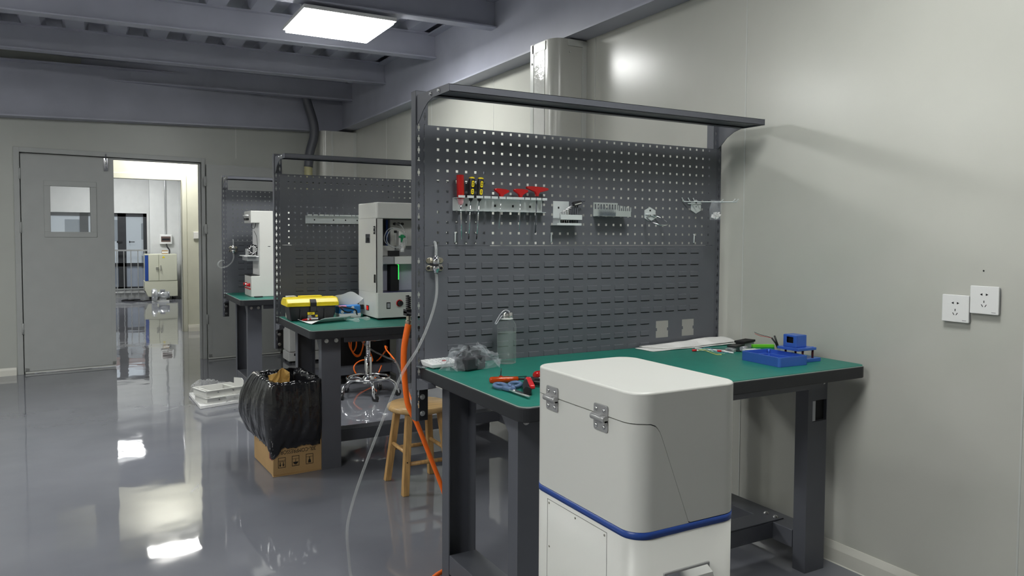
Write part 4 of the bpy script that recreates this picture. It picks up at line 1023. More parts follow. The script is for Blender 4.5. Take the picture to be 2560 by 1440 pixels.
lbl = MB().add([(.104, -.0005, .010), (.168, -.0005, .010), (.168, .0, .052), (.104, .0, .052)], [(0, 1, 2, 3)], False)
lb = MB().box(.104, .166, -.002, .0095, .006, .052).build('label_sticker', DARK, t)
MB().box(.104, .146, -.0026, -.0019, .036, .051).build('yellow_field', YELL, lb)
MB().box(.150, .164, -.0026, -.0019, .022, .034).build('yellow_badge', YELL, lb)
MB().box(.104, .166, -.0026, -.0019, .007, .017).build('white_field', PAPER, lb)
MB().box(.106, .126, -.0026, -.0019, .027, .031).build('white_line', PAPER, lb)
MB().box(.106, .132, -.0026, -.0019, .021, .0235).build('white_line', PAPER, lb)
for tx, sz, x, z in (('deli', .0135, .124, .0435),):
    o = text_mesh(tx, sz, INK, lb); o.matrix_local = Matrix.Translation((x, -.0028, z)) @ Matrix.Rotation(math.pi / 2, 4, 'X')
tag(MB().box(-.088, -.034, 2.085, 2.14, Z2, Z2 + .134).build('foam_block', mat('beige_foam', (.62, .60, .50), .8), bevel=.003), 'small beige block standing behind the yellow-lidded toolbox', 'block')

t = thing('paper_sheet', 'white folded paper leaflet under the red pen', 'paper', (-.06, 1.70, Z2))
m = MB(); nx, ny = 12, 10; vs = []
P00, P10, P11, P01 = Vector((.016, -.012)), Vector((.275, .085)), Vector((.225, .225)), Vector((-.018, .170))
for i in range(nx + 1):
    for j in range(ny + 1):
        u, v = i / nx, j / ny; p = P00.lerp(P10, u).lerp(P01.lerp(P11, u), v)
        z = .0012 + .030 * max(0, (.32 - v) / .32) ** 1.3 * min(1, u * 3 + .1) + .014 * max(0, (.14 - u) / .14) * (v)
        vs.append((p.x, p.y, z))
m.add(vs, [(i * (ny + 1) + j, (i + 1) * (ny + 1) + j, (i + 1) * (ny + 1) + j + 1, i * (ny + 1) + j + 1) for i in range(nx) for j in range(ny)], True)
o = m.build('sheet', PAPER, t); so = o.modifiers.new('solid', 'SOLIDIFY'); so.thickness = .0008; so.offset = 1
t, L_ = lying('pen', 'red marker pen lying on the white leaflet', 'pen', (-.053, 1.868), (.070, 1.945), Z2 + .004)
MB().cyl((.020, 0, .006), (.125, 0, .006), .0058, 12).build('barrel', RED, t)
MB().cyl((.038, 0, .006), (.054, 0, .006), .0060, 12).build('white_band', PAPER, t)
MB().lathe([(.002, 0), (.0045, .006), (.0056, .020)], 12, (0, 0, .006), Matrix.Rotation(math.pi / 2, 3, 'Y')).build('cap_tip', RED, t)
for (p0, p1, lab) in (((.150, 1.845), (.232, 1.690), 'clear plastic pipette with round bulb by the leaflet'), ((.215, 1.925), (.315, 1.755), 'clear plastic pipette lying close to the white instrument')):
    t, L_ = lying('pipette', lab, 'pipette', p0, p1, Z2)
    MB().lathe([(.0012, 0), (.0030, .04), (.0038, L_ - .055), (.0050, L_ - .048)], 12, (0, 0, .0115), Matrix.Rotation(math.pi / 2, 3, 'Y')).build('stem', CLEAR, t)
    MB().lathe([(.0050, L_ - .048), (.0105, L_ - .038), (.0112, L_ - .015), (.007, L_ - .002), (0, L_)], 14, (0, 0, .0115), Matrix.Rotation(math.pi / 2, 3, 'Y')).build('bulb', CLEAR, t)

t = thing('tissue_pack', 'blue and pink tissue pack with white tissue pulled up beside the instrument', 'tissues', (.190, 1.955, Z2))
MB().box(0, .138, 0, .100, .001, .030).build('white_base', PAPER, t, bevel=.008, seg=3)
MB().box(.001, .137, .001, .099, .014, .078).build('blue_wrapper', TISSB, t, bevel=.014, seg=4)
MB().box(.002, .050, -.001, .08, .056, .077).build('pink_panel', TISSP, t, bevel=.010, seg=3)
for (x, z, r) in ((.085, .062, .009), (.095, .035, .008), (.020, .038, .010)): MB().cyl((x, -.0006, z), (x, .002, z), r, 16).build('white_dot', PAPER, t)
m = MB(); nx, ny = 16, 8; vs = []
for i in range(nx + 1):
    for j in range(ny + 1):
        u, v = i / nx, j / ny; a = math.pi * (.06 + .88 * u)
        vs.append((.069 - (.05 + .045 * v) * math.cos(a), .05 - .018 * math.sin(7 * u) * v + .01 * math.cos(4 * u), .072 + (.030 + .050 * math.sin(a)) * v + .006 * math.sin(13 * u) * v))
m.add(vs, [(i * (ny + 1) + j, (i + 1) * (ny + 1) + j, (i + 1) * (ny + 1) + j + 1, i * (ny + 1) + j + 1) for i in range(nx) for j in range(ny)], True)
m.build('tissue', PAPER, t)

# ------------------------------------------------------------------ the white instrument on the middle bench
t = thing('test_instrument', 'white bench instrument with open front bay and red-collared knob', 'instrument', (.353, 1.742, Z2))
W_, D_, H_ = .400, .345, .7005; zb, zh = .163, .606
MB().prism([(0.010, 0), (W_ - .010, 0), (W_, .010), (W_, D_), (0, D_), (0, .010)], .012, zb, 'z').build('base', CREAM, t, bevel=.003)
MB().prism([(0.010, 0), (W_ - .010, 0), (W_, .010), (W_, D_), (0, D_), (0, .010)], zh, H_, 'z').build('head', CREAM, t, bevel=.004)
MB().box(0, .008, .010, D_, zb, zh).box(W_ - .008, W_, .010, D_, zb, zh).box(.008, W_ - .008, D_ - .010, D_, zb, zh).build('cabinet_shell', CREAM, t)
MB().box(.0005, .044, .010, .030, zb, zh).box(W_ - .044, W_ - .0005, .010, .030, zb, zh).build('front_flange', CREAM, t, bevel=.002)
MB().box(.009, W_ - .009, .20, .205, zb, zh).build('inner_back', GREYP, t)
MB().box(.045, W_ - .045, .012, .19, zb, zb + .004).build('bay_floor', mat('indigo_floor', (.05, .05, .12), .3), t)
MB().box(.098, .122, .185, .199, .33, zh - .005).build('dark_rail', DARK, t); MB().box(.122, .134, .175, .199, .33, zh - .005).build('blue_rail', BLUE, t)
MB().box(.140, .300, .150, .199, .44, zh - .004).build('rear_block', CREAM, t, bevel=.002)
for x in (.165, .190, .215): MB().cyl((x, .135, zh - .030), (x, .150, zh - .030), .0085, 12).build('port', DARK, t)
MB().box(.045, .120, .030, .19, .332, .378).build('stage_block', ALU, t, bevel=.002); MB().box(.124, .300, .020, .19, .332, .378).build('stage_block', FRAMEW, t, bevel=.002)
MB().box(.045, .150, .10, .19, .380, .442).build('white_block', CREAM, t, bevel=.002); MB().box(.105, .165, .06, .10, .380, .412).build('black_block', DARK, t)
MB().box(.046, .108, .12, .125, zb + .005, .331).box(.178, .300, .12, .125, zb + .005, .331).build('lower_panel', LILAC, t)
MB().box(.109, .158, .06, .12, zb + .005, .326).build('black_pillar', BLACK, t); MB().box(.159, .171, .085, .09, .235, .326).build('green_light', LED, t); MB().box(.159, .174, .091, .12, zb + .005, .326).build('pillar_back', BLACK, t)
pts = [(.138 + .062 * math.cos(a) + .004 * math.sin(3 * a), .035 + .012 * math.sin(a), .489 + .058 * math.sin(a)) for a in [2 * math.pi * k / 30 for k in range(31)]]
MB().tube(pts, .0030, 8).build('tube_coil', TUBEG, t)
MB().tube([(p[0] - .012, p[1] + .008, p[2] + .004) for p in pts], .0030, 8).build('tube_coil', TUBEG, t)
MB().tube(smooth_path([(.165, .13, zh - .03), (.185, .08, zh - .04), (.205, .05, .50), (.20, .045, .45), (.19, .05, .41)], 6), .004, 8).build('tube', TUBEG, t)
MB().cyl((.178, .05, .462), (.178, .05, .51), .007, 12).cyl((.160, .05, .497), (.198, .05, .497), .006, 12).cyl((.178, .03, .50), (.178, .06, .50), .0095, 12).build('green_valve', GREEN, t)
MB().box(.160, .200, .055, .10, .42, .53).build('valve_plate', FRAMEW, t); MB().cyl((.176, .05, .415), (.176, .05, .462), .008, 12).build('valve_body', WHITE, t); MB().cyl((.176, .045, .405), (.176, .045, .430), .013, 12).build('nozzle', WHITE, t)
MB().cyl((.137, .05, .455), (.137, .05, .52), .006, 12).mi(1).cyl((.137, .05, .52), (.137, .05, .535), .009, 12).build('syringe', [CLEAR, DARK], t)
MB().box(-.0015, .001, .018, .050, .512, .560).mi(1).cyl((-.0028, .036, .526), (-.0014, .036, .526), .004, 10).cyl((-.0028, .036, .549), (-.0014, .036, .549), .004, 10).build('black_switch', [DARK, WHITE], t)
MB().box(-.0015, .001, .115, .200, .458, .512).mi(1).box(-.0030, -.0014, .135, .176, .468, .490).build('chrome_latch', [CHROME, BLACK], t)
MB().box(-.003, .001, .014, .040, .222, .272).build('black_hinge', DARK, t, bevel=.001)
MB().box(-.0025, .001, .140, .185, .046, .078).mi(1).box(-.004, -.0024, .148, .178, .050, .074).build('inlet_switch', [DARK, REDG], t)
MB().box(.062, .086, -.002, .004, .066, .105).mi(1).box(.066, .082, -.0045, -.0018, .072, .099).build('rocker_switch', [DARK, GREYP], t)
MB().lathe([(0, 0), (.020, 0), (.021, .006), (.017, .010)], 24, (.142, 0, .098), Matrix.Rotation(math.pi / 2, 3, 'X')).mi(1).lathe([(.013, .010), (.013, .014), (.0155, .016), (.0155, .028), (.014, .030), (0, .030)], 24, (.142, 0, .098), Matrix.Rotation(math.pi / 2, 3, 'X')).build('knob', [RED, DARK], t)
for x in (.03, W_ - .03):
    for y in (.03, D_ - .03): MB().cyl((x, y, 0), (x, y, .012), .014, 12).build('foot', DARK, t)
t = thing('power_cord', 'black power cord plugged into the side of the white instrument', 'cord', (.345, 1.985, .855))
MB().box(-.032, .005, -.010, .010, -.014, .014).build('plug', DARK, t, bevel=.003)
MB().tube(smooth_path([(-.030, 0, .0), (-.050, -.005, -.004), (-.085, -.03, -.026), (-.125, -.05, -.020), (-.150, -.06, .000), (-.150, -.055, .010), (-.12, -.05, .004), (-.06, -.045, -.012), (-.045, -.03, -.040), (-.040, -.02, -.0575)], 6), .0042, 8).build('cable', DARK, t)

# the instrument on the farthest bench, seen from its side
Z3 = .7962
t = thing('test_instrument', 'white C-shaped instrument on the farthest bench, open towards the door', 'instrument', (-.004, 3.755, Z3))
Dp, Wd, H_ = .320, .300, .692
MB().prism([(0, 0), (Dp, 0), (Dp, H_), (0, H_), (0, .593), (.066, .593), (.066, .170), (0, .170)], 0, Wd, 'y').build('body', CREAM, t, bevel=.006, seg=3)
MB().box(.0645, .0656, .010, Wd - .010, .175, .588).build('inner_panel', WHITE, t)
MB().box(-.0015, .001, .012, Wd - .012, .605, .682).build('head_plate', CREAM, t)
MB().cyl((-.012, .05, .655), (-.012, .26, .655), .007, 10).cyl((-.012, .06, .655), (0, .06, .655), .005, 8).cyl((-.012, .25, .655), (0, .25, .655), .005, 8).build('head_handle', WHITE, t)
for y in (.08, .14): MB().cyl((-.028, y, .625), (0, y, .625), .010, 12).build('head_knob', DARK, t)
MB().box(.0, .066, .004, Wd - .004, .166, .174).build('bay_floor', DARK, t)
MB().box(-.025, .064, .02, Wd - .05, .290, .326).build('stage', ALU, t, bevel=.002)
MB().box(-.052, .045, .0, .22, .3265, .3325).build('stage_plate', WHITE, t)
MB().lathe([(.03, -.02), (.044, -.02), (.044, .02), (.03, .02)], 26, (.030, .10, .378), Matrix.Rotation(math.pi / 2, 3, 'X')).build('cable_reel', DARK, t)
for k in range(10):
    a = k * .63; MB().tube([(.030 + .044 * math.cos(a), .10 - .02, .378 + .044 * math.sin(a)), (.030 + .026 * math.cos(a + .6), .075, .378 + .026 * math.sin(a + .6)), (.030 + .04 * math.cos(a + 1.4), .09, .378 + .04 * math.sin(a + 1.4))], .0028, 6).build('reel_wire', CHROME, t)
MB().cyl((-.02, .06, .333), (-.02, .06, .388), .012, 12).build('sample_cup', CLEAR, t)
MB().tube(smooth_path([(.02, .05, .593), (.012, .04, .56), (.03, .03, .55), (.045, .04, .58), (.045, .04, .593)], 5), .0025, 6).build('loop_wire', DARK, t)
MB().tube(smooth_path([(.03, .03, .53), (.05, .03, .48), (.055, .03, .38), (.045, .03, .335)], 5), .0016, 6).build('loop_wire', DARK, t)
for y in (.06, .13, .20): MB().lathe([(0, 0), (.015, 0), (.015, .010), (.009, .012), (.009, .016), (.012, .018), (.012, .026), (0, .026)], 14, (-.0005, y, .095), Matrix.Rotation(-math.pi / 2, 3, 'Y')).build('knob', RED if y != .13 else CHROME, t)
MB().box(-.008, .001, .03, .26, .060, .068).build('base_strip', RED, t)
MB().box(.13, .150, -.0012, .001, .404, .408).build('side_mark', DARK, t)
tag(MB().box(-.075, .05, 3.765, 4.09, Z3 - .0020, Z3 - .0004).build('protective_sheet', PAPER), 'white sheet laid under the farthest instrument', 'sheet')
t = [o for o in COL.objects if o.name.startswith('test_instrument')][-1]; t.location.z += .0005
tag(MB().box(.010, .075, 3.700, 3.728, Z3, Z3 + .010).build('allen_set', DARK, bevel=.003), 'small black tool lying at the front edge of the farthest bench', 'tool')

# ================================================================== on the floor
t = thing('cardboard_box', 'upturned brown cardboard box under the black bin bag', 'box', (-.284, 1.560, 0), math.radians(3))
BW, BD, BH = .264, .420, .490
bx = MB()
bx.box(0, BW, 0, .006, .006, BH).box(0, BW, BD - .006, BD, .006, BH).box(0, .006, .006, BD - .006, .006, BH).box(BW - .006, BW, .006, BD - .006, .006, BH).box(.001, BW - .001, .001, BD - .001, .002, .008)
bx.build('carton', CARD, t, bevel=.004, seg=2)
MB().prism([(-.002, -.006), (.12, -.010), (BW + .004, -.004), (BW, .03), (0, .03)], .0005, .004, 'z').build('bottom_flap', CARD, t)
f0 = -.0004
def on_front(o, x, z, flip=False):
    o.matrix_local = Matrix.Translation((x, f0, z)) @ Matrix.Rotation(math.pi / 2, 4, 'X') @ (Matrix.Rotation(math.pi, 4, 'Z') if flip else Matrix.Identity(4))
o = text_mesh('30L-COMPRESSOR', .030, INK, t, 'printed_lettering'); o.matrix_local = Matrix.Translation((.135, f0, .1265)) @ Matrix.Rotation(math.pi / 2, 4, 'X') @ Matrix.Rotation(math.pi, 4, 'Z') @ Matrix.Diagonal((.80, 1, 1, 1))
def pictogram(x, kind):
    m = MB(); w_, h_ = .040, .056; y0, y1 = -.0007, .0001; z = .043
    for (a, b, c, d) in ((0, w_, 0, .0025), (0, w_, h_ - .0025, h_), (0, .0025, 0, h_), (w_ - .0025, w_, 0, h_), (0, w_, h_ - .017, h_ - .0155)): m.box(x + a, x + b, y0, y1, z + c, z + d)
    P = lambda pts: m.prism([(x + p[0] * w_, z + p[1] * h_) for p in pts], y0, y1, 'y')
    if kind == 0:
        P([(.12, .60), (.88, .60), (.88, .64), (.12, .64)])
        for c in (.28, .70): P([(c - .05, .54), (c + .05, .54), (c + .05, .32), (c + .15, .32), (c, .10), (c - .15, .32), (c - .05, .32)])
    elif kind == 1:
        P([(.47, .66), (.53, .66), (.53, .40), (.47, .40)]); P([(.14, .40), (.86, .40), (.78, .27), (.64, .18), (.5, .16), (.36, .18), (.22, .27)])
        for c in (.25, .45, .65): P([(c, .13), (c + .05, .13), (c + .05, .06), (c, .06)])
    else:
        P([(.30, .12), (.70, .12), (.66, .38), (.54, .50), (.54, .62), (.62, .68), (.38, .68), (.46, .62), (.46, .50), (.34, .38)])
    m.build('printed_pictogram', INK, t)
pictogram(.026, 0); pictogram(.100, 1); pictogram(.176, 2)
m = MB().prism([(-.0006, .10), (-.0006, .17), (.006, .17), (.006, .10)], .002, .045, 'x')
lb = MB().box(-.0006, .001, .012, .075, .085, .21).build('red_print', mat('maroon_print', (.12, .02, .03), .7), t)

# black bag folded over the box: inside lining, rim and a skirt that hangs outside with creases
t = thing('bin_bag', 'shiny black bin bag lining the cardboard box and draped over its sides', 'bag', (-.284, 1.560, 0), math.radians(3))
random.seed(5)
NP = 220; base = rrect(0, BW, 0, BD, .022, 5)
per = []; Ltot = 0
for i in range(len(base)):
    a, b = Vector(base[i]), Vector(base[(i + 1) % len(base)]); per.append((a, b, Ltot)); Ltot += (b - a).length
def at_s(s_):
    s_ %= Ltot
    for a, b, l0 in per:
        L = (b - a).length
        if l0 <= s_ <= l0 + L + 1e-9:
            p = a.lerp(b, (s_ - l0) / L); d = (b - a).normalized(); return p, Vector((d.y, -d.x))
    return per[0][0], Vector((0, -1))
NR = 46; vs = []
def hn(i, k): return math.sin(i * .31 + k) * .5 + math.sin(i * .83 + 2.3 * k) * .3 + math.sin(i * 1.7 + 1.1 * k) * .2
creases = [(random.uniform(0, NP), random.uniform(.004, .013), random.uniform(1.2, 3.2), random.uniform(-9, 9)) for _ in range(34)]
for r_ in range(NR + 1):
    for i in range(NP):
        s_ = Ltot * i / NP; p, nrm = at_s(s_)
        rimz = BH + .012 + .003 * hn(i, 1) + .0025 * hn(i * 3, 2)
        if r_ <= 10:
            f = r_ / 10; z = .24 + (rimz - .24) * f; off = -.022 - .025 * (1 - f) + .010 * hn(i, .4 + f)
        elif r_ <= 14:
            f = (r_ - 10) / 4; off = -.016 + .030 * f; z = rimz + .006 * math.sin(math.pi * f)
        else:
            f = (r_ - 14) / (NR - 14)
            left = max(0, -nrm.x); front = max(0, -nrm.y); right = max(0, nrm.x)
            corner = math.exp(-((p.x) ** 2 + (p.y) ** 2) / .0010)
            hem = .150 + .010 * hn(i, 5) - .060 * corner - .005 * left * min(1, p.y / .16)
            z = rimz + (hem - rimz) * f
            bul = math.sin(math.pi * min(1, f * 1.02)) ** .7
            off = .010 * (1 - right * .6) + (.006 + .064 * left * (.25 + .9 * p.y / BD) + .018 * front) * bul * (1 - right) + .003 * hn(i, 3)
            cr = 0
            for c0, am, wd, sl_ in creases:
                d = (i - c0 - sl_ * f + NP / 2) % NP - NP / 2
                cr += am * (1 - min(1, abs(d) / wd)) * math.sin(math.pi * min(1, f * 1.2 + .15))
            off += (cr * .42 + .0035 * math.sin(i * .47 + 11 * f) * (.3 + f) * math.sin(7 * f + i * .2)) * (1 - .8 * right)
            if f > .93: off -= .004
            off = max(off, .004 if right > .3 else .0085)
        q = p + nrm * off
        vs.append((q.x, q.y, z))
m = MB(); m.add(vs, [(r_ * NP + i, r_ * NP + (i + 1) % NP, (r_ + 1) * NP + (i + 1) % NP, (r_ + 1) * NP + i) for r_ in range(NR) for i in range(NP)], True)
m.add(vs[:NP], [tuple(range(NP))], False)
m.build('bag_sheet', BAG, t)
t = thing('crumpled_paper', 'crumpled brown paper sticking out of the black bin bag', 'paper', (-.215, 1.69, .455))
m = MB(); nx = ny = 7; vs = []
random.seed(3)
for i in range(nx + 1):
    for j in range(ny + 1):
        u, v = i / nx - .5, j / ny
        vs.append((u * .115 * (1 - .25 * v * (u > 0)) + random.uniform(-.006, .006), .012 * math.sin(9 * u) + random.uniform(-.008, .008), -.10 + .21 * v * (1 - .16 * abs(u - .12) * 2) + random.uniform(-.005, .005)))
m.add(vs, [(i * (ny + 1) + j, (i + 1) * (ny + 1) + j, (i + 1) * (ny + 1) + j + 1, i * (ny + 1) + j + 1) for i in range(nx) for j in range(ny)], False)
o = m.build('sheet', KRAFT, t); so = o.modifiers.new('solid', 'SOLIDIFY'); so.thickness = .002

# white frames on a foam pad
tag(MB().prism([(-.448, 4.00), (-.428, 3.445), (.05, 3.60), (.06, 4.13)], .0005, .024, 'z').build('foam_pad', FOAM, bevel=.003), 'thin white foam pad lying on the floor beside the bin bag', 'pad')
def tray_frame(label, loc, rz, upright):
    t = thing('metal_frame', label, 'frame', loc, rz)
    L_, W_, H_ = .300, .215, .046
    MB().box(0, L_, 0, .004, 0, H_).box(0, L_, -.012, .0, H_ - .003, H_).build('side_rail', FRAMEW, t)
    MB().box(0, L_, W_ - .004, W_, 0, H_).box(0, L_, W_, W_ + .012, H_ - .003, H_).build('side_rail', FRAMEW, t)
    MB().box(0, .004, .004, W_ - .004, 0, H_).box(-.012, .0, 0, W_, H_ - .003, H_).build('end_rail', FRAMEW, t)
    MB().box(L_ - .004, L_, .004, W_ - .004, 0, H_).build('end_rail', FRAMEW, t)
    MB().box(.035, .050, .004, W_ - .004, H_ - .012, H_ - .008).build('cross_bar', FRAMEW, t)
    MB().box(.235, .250, .004, W_ - .004, H_ - .012, H_ - .008).build('cross_bar', FRAMEW, t)
    for x in (.09, .21): MB().cyl((x, .0, .026), (x, -.005, .026), .006, 12).build('screw', BOLT, t)
    if upright:
        MB().prism([(.004, .02), (.15, .02), (.15, .092), (.03, .102), (.004, .085)], L_ - .006, L_, 'x').build('end_plate', FRAMEW, t)
    return t
tray_frame('white metal frame lying in clear wrap directly on the foam pad', (-.375, 3.475, .0245), math.radians(17), False)
tray_frame('white metal frame with upright end plate, topmost of its stack', (-.378, 3.497, .0750), math.radians(18.5), True)
t = thing('plastic_wrap', 'crinkled clear plastic wrap heaped behind the white frames', 'plastic wrap', (-.345, 3.86, .0245), math.radians(18))
random.seed(9)
m = MB(); nx, ny = 30, 12; vs = []
for i in range(nx + 1):
    for j in range(ny + 1):
        u, v = i / nx, j / ny
        z = .115 * math.sin(math.pi * v) * (.75 + .25 * math.sin(5 * u)) + random.uniform(-.012, .012) * math.sin(math.pi * v)
        vs.append((-.09 + .34 * u + random.uniform(-.006, .006), -.045 + .13 * v + .012 * math.sin(9 * u), max(.0015, z + .002)))
m.add(vs, [(i * (ny + 1) + j, (i + 1) * (ny + 1) + j, (i + 1) * (ny + 1) + j + 1, i * (ny + 1) + j + 1) for i in range(nx) for j in range(ny)], False)
m.build('film', BUB, t)
m = MB(); vs = []
for i in range(25):
    for j in range(6):
        u, v = i / 24, j / 5
        vs.append((-.03 + .33 * u, -.405 - .03 * math.sin(math.pi * v) + .01 * math.sin(11 * u + 3 * v), .002 + .052 * v + .005 * math.sin(8 * u)))
m.add(vs, [(i * 6 + j, (i + 1) * 6 + j, (i + 1) * 6 + j + 1, i * 6 + j + 1) for i in range(24) for j in range(5)], True)
m.build('front_film', BUB, t)

# wooden stool
t = thing('wooden_stool', 'round pale wooden stool between the nearest and middle benches', 'stool', (.356, 1.082, 0), math.radians(-1))
MB().lathe([(0, .398), (.150, .398), (.160, .405), (.163, .414), (.160, .424), (.152, .429), (0, .430)], 48, sharp=60).build('seat', WOOD, t)
def sq_leg(p, q, a, b, m, nm, par):
    p, q = Vector(p), Vector(q); vs = []
    for c, w_ in ((p, a), (q, b)):
        for sx, sy in ((-1, -1), (1, -1), (1, 1), (-1, 1)): vs.append((c.x + sx * w_, c.y + sy * w_, c.z))
    return MB().add(vs, [(0, 1, 5, 4), (1, 2, 6, 5), (2, 3, 7, 6), (3, 0, 4, 7), (3, 2, 1, 0), (4, 5, 6, 7)], False).build(nm, m, par, bevel=.003)
fx = .124; tx = .085
for sx in (-1, 1):
    for sy in (-1, 1):
        lg = sq_leg((sx * fx, sy * (fx + .014), 0), (sx * tx, sy * tx, .400), .0165, .0165, WOODL, 'leg', t)
        MB().cyl((sx * .112, sy * (.122) - .0172, .165), (sx * .112, sy * .122 - .0155, .165), .0035, 8).build('plug', DARK, lg)
ft = lambda z: tx + (fx - tx) * (1 - z / .4)
for sy in (-1, 1):
    z = .150 if sy < 0 else .175
    MB().cyl((-ft(z), sy * (ft(z) + .008), z), (ft(z), sy * (ft(z) + .008), z), .0105, 14).build('rung', WOODL, t)
for sx in (-1, 1):
    z = .205
    MB().cyl((sx * ft(z), -ft(z) - .006, z), (sx * ft(z), ft(z) + .006, z), .0105, 14).build('rung', WOODL, t)

# chrome lab chair
t = thing('lab_stool', 'chrome swivel lab stool on five casters between the middle and farthest benches', 'stool', (.815, 3.320, 0))
MB().lathe([(0, .466), (.165, .466), (.172, .470), (.172, .480), (.165, .482)], 40, sharp=60).build('chrome_rim', CHROME, t)
MB().lathe([(.168, .482), (.172, .492), (.172, .525), (.160, .538), (0, .540)], 40).build('seat_pad', DARK, t)
MB().cyl((0, 0, .30), (0, 0, .466), .0185, 20).build('gas_rod', CHROME, t)
MB().lathe([(.030, .165), (.030, .318), (.026, .322), (.019, .322)], 24, sharp=60).build('column', CHROME, t)
MB().lathe([(.030, .10), (.048, .105), (.048, .150), (.030, .168)], 24, sharp=60).build('hub', CHROME, t)
MB().tube([(.168 * math.cos(a), .168 * math.sin(a), .152) for a in [2 * math.pi * k / 48 for k in range(48)]], .0095, 12, closed=True).build('foot_ring', CHROME, t)
for k in range(5):
    a = math.radians(-98 + 72 * k); c, s_ = math.cos(a), math.sin(a)
    lg = MB().tube(smooth_path([(.035 * c, .035 * s_, .125), (.10 * c, .10 * s_, .140), (.165 * c, .165 * s_, .132), (.212 * c, .212 * s_, .100), (.225 * c, .225 * s_, .062)], 6), .0125, 12).build('leg', CHROME, t)
    b = a + .9; px, py = .225 * c, .225 * s_; ox, oy = .018 * math.cos(b), .018 * math.sin(b); ax, ay = -math.sin(b) * .011, math.cos(b) * .011
    MB().cyl((px + ox - ax, py + oy - ay, .0255), (px + ox + ax, py + oy + ay, .0255), .0255, 20).build('caster_wheel', DARK, lg)
    f = MB()
    for sg in (-1, 1): f.add([(px + sg * ax * 1.15 - ox * .5, py + sg * ay * 1.15 - oy * .5, .062), (px + sg * ax * 1.15 + ox, py + sg * ay * 1.15 + oy, .062), (px + sg * ax * 1.15 + ox * 1.3, py + sg * ay * 1.15 + oy * 1.3, .022), (px + sg * ax * 1.15 + ox * .7, py + sg * ay * 1.15 + oy * .7, .022)], [(0, 1, 2, 3)], False)
    f.cyl((px, py, .050), (px, py, .066), .012, 12); o = f.build('caster_fork', CHROME, lg)

# equipment under the far benches
t = thing('compressor_cabinet', 'black box unit under the farthest bench with orange tubing before it', 'machine', (.78, 3.98, 0))
MB().box(0, .395, 0, .12, .03, .500).build('body', BLACK, t, bevel=.006)
MB().box(.02, .375, -.003, .0, .06, .10).build('front_panel', DARK, t); MB().box(.34, .344, -.005, -.002, .075, .095).build('mark', WHITE, t)
for x in (.03, .36): MB().box(x - .02, x + .02, .01, .11, 0, .03).build('foot', DARK, t)
pts = [(.848, 3.96, .356), (.852, 3.94, .31), (.876, 3.93, .273), (.905, 3.94, .307), (.916, 3.96, .37), (.90, 3.965, .44), (.86, 3.965, .43), (.85, 3.95, .34), (.883, 3.93, .255), (.93, 3.93, .238), (.963, 3.94, .285), (.975, 3.955, .35), (.96, 3.96, .43), (.92, 3.96, .46), (.88, 3.955, .42), (.865, 3.945, .30), (.90, 3.935, .232), (.94, 3.93, .236), (.97, 3.95, .30), (1.0, 3.955, .38), (1.02, 3.955, .30), (1.01, 3.80, .20), (.93, 3.80, .214), (.872, 3.81, .19), (.84, 3.79, .15), (.87, 3.78, .085), (.93, 3.77, .05), (1.0, 3.77, .03), (1.06, 3.79, .09), (1.10, 3.82, .15)]
tag(MB().tube(smooth_path(pts, 6), .0060, 8).build('orange_tube', ORANGE), 'coiled thin orange tube in front of the black box unit', 'hose')
t = thing('air_dryer', 'white wheeled appliance standing by the folded-back door behind the farthest bench', 'appliance', (.60, 5.18, 0))
MB().box(0, .33, 0, .26, .115, .62).build('body', WHITE, t, bevel=.012, seg=3)
MB().box(-.004, .334, -.004, .264, .020, .110).build('base', WHITE, t, bevel=.008, seg=3)
MB().box(.05, .14, -.006, -.003, .075, .100).build('vent_slot', DARK, t)
for x in (.345,):
    for y in (.02, .24):
        w_ = MB().cyl((x - .008, y, .062), (x + .022, y, .062), .062, 24).mi(1).cyl((x + .022, y, .062), (x + .026, y, .062), .040, 20).cyl((x - .011, y, .062), (x - .008, y, .062), .040, 20).build('wheel', [DARK, GREYP], t)
for x in (.02,):
    for y in (.03, .23): MB().cyl((x, y, 0), (x, y, .022), .015, 10).build('foot', DARK, t)
t = thing('corner_pipe', 'dark sleeved flexible pipe dropping from the ceiling into yellowed hose in the corner', 'pipe', (0, 0, 0))
MB().tube(smooth_path([(.86, 5.70, 2.95), (.93, 5.72, 2.72), (1.0, 5.73, 2.50), (1.005, 5.74, 2.36), (.965, 5.75, 2.20), (.945, 5.75, 2.03)], 6), .048, 14).build('dark_sleeve', STEEL, t)
p = MB(); z = .0; prof = []
k = 0
while z < 2.06:
    prof.append((.046 if k % 2 else .041, z)); z += .018; k += 1
p.lathe(prof, 16, (.945, 5.75, 0), sharp=180); p.build('yellowed_hose', YHOSE, t)

# ================================================================== corridor and hall
tag(MB().box(.075, .165, 8.378, 8.3995, 1.235, 1.326).build('switch_plate', WHITE, bevel=.004), 'blank white switch plate on the cream corridor wall', 'switch')
t = thing('hall_cabinet', 'cream equipment cabinet with blue edge stripe by the hall window', 'cabinet', (-.217, 13.90, 0))
MB().prism([(.06, .065), (.588, .065), (.588, .372), (0, .372), (0, .20)], 0, .45, 'y').build('lower_body', HALLC, t, bevel=.01)
MB().box(.01, .580, .005, .45, .372, .900).build('upper_body', HALLC, t, bevel=.006)
MB().box(.008, .066, -.002, .006, .378, .880).build('blue_stripe', BLUE, t)
MB().box(.072, .250, -.006, .004, .382, .892).build('door', HALLC, t, bevel=.003); d_ = MB().box(.256, .575, -.006, .004, .382, .892).build('door', HALLC, t, bevel=.003)
MB().box(.200, .248, -.025, -.006, .60, .645).build('latch', CHROME, t); MB().box(.278, .292, -.030, -.006, .575, .68).build('handle', CHROME, t)
MB().prism([(.310, .822), (.365, .822), (.338, .868)], -.009, -.006, 'y').build('warning_triangle', YELL, t)
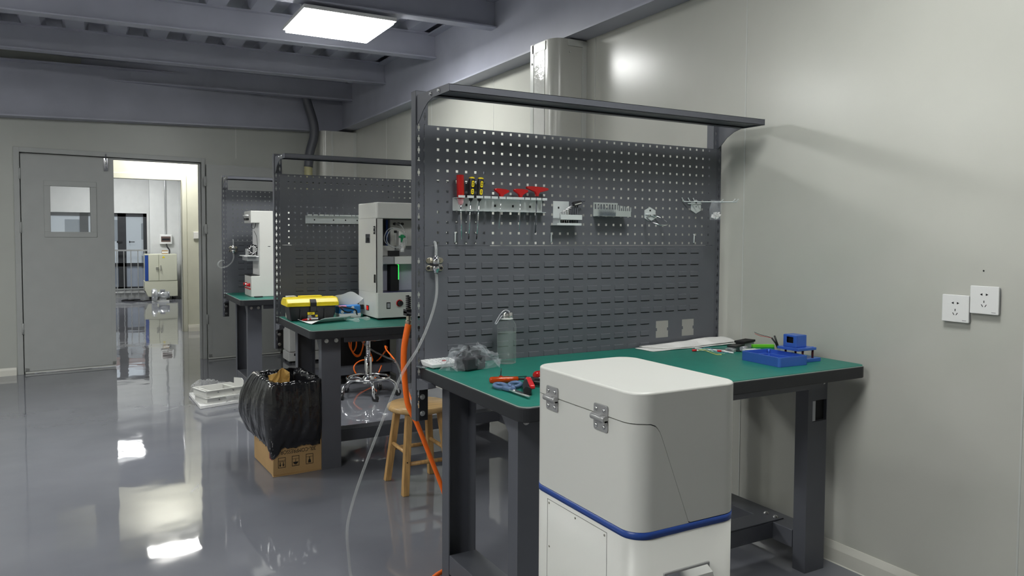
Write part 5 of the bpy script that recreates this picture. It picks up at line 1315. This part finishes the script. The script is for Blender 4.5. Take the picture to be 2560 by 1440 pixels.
MB().box(.575, .595, .05, .12, .70, .78).build('side_plug', WHITE, t)
for x in (.12, .53):
    for y in (.06, .39): MB().cyl((x - .018, y, .0375), (x + .018, y, .0375), .0375, 18).mi(1).box(x - .022, x + .022, y - .03, y + .03, .055, .066).build('caster', [DARK, GREYP], t)
MB().box(.0, .02, .02, .10, .16, .24).build('side_knob', DARK, t)
t = thing('blower', 'small grey ring blower on the floor in front of the hall cabinet', 'blower', (-.02, 13.42, 0))
MB().lathe([(0, -.045), (.10, -.045), (.118, -.02), (.118, .02), (.10, .045), (.05, .05), (.05, .085), (0, .085)], 28, (-.06, 0, .140), Matrix.Rotation(math.pi / 2, 3, 'Y')).build('fan_housing', ALU, t)
MB().cyl((.02, 0, .135), (.17, 0, .135), .070, 24).build('motor', ALU, t); MB().cyl((.17, 0, .135), (.20, 0, .135), .058, 20).build('end_cap', GREYP, t)
MB().box(.04, .12, -.05, .05, .20, .235).build('terminal_box', GREYP, t); MB().box(-.10, .19, -.10, .10, 0, .022).build('base', WHITE, t); MB().cyl((-.06, -.02, .06), (-.06, -.12, .06), .035, 14).build('outlet', ALU, t)
MB().box(.02, .14, -.04, .04, .022, .07).build('pedestal', ALU, t)
t = thing('breaker_box', 'white breaker box with brown window on the hall wall', 'breaker box', (.218, 14.6195, 1.09))
MB().box(-.115, .115, -.07, 0, 0, .195).build('case', WHITE, t, bevel=.008); MB().box(-.088, .088, -.076, -.069, .045, .155).build('window', mat('smoked_window', (.13, .09, .08), .2), t); MB().box(-.07, .07, -.079, -.075, .075, .115).build('breaker_row', DARK, t)
tag(MB().cyl((.218, 14.60, 1.285), (.218, 14.60, 3.19), .014, 12).build('conduit', ALU), 'grey conduit rising from the breaker box to the hall ceiling', 'pipe')
tag(MB().tube(smooth_path([(.23, 14.56, 1.09), (.24, 14.52, 1.03), (.27, 14.45, .98), (.27, 14.40, .925), (.255, 14.30, .906)], 6), .014, 8).build('cable', DARK), 'black cable from the breaker box down onto the hall cabinet', 'cable')
t = thing('small_carton', 'small tan carton on top of the hall cabinet', 'box', (.160, 14.10, .9005))
MB().box(-.052, .052, -.04, .04, 0, .070).build('carton', CARD, t); MB().box(-.053, .053, -.041, -.0399, .018, .048).build('label_band', PAPER, t)
tag(MB().tube(smooth_path([(-.1, 13.75, .014), (-.25, 13.65, .012), (-.45, 13.8, .012), (-.60, 13.95, .012), (-.5, 14.1, .012), (-.3, 14.0, .012), (-.45, 13.75, .03), (-.62, 13.85, .012)], 6), .012, 8).build('cable', DARK), 'loose black cable on the hall floor beside the cabinet', 'cable')
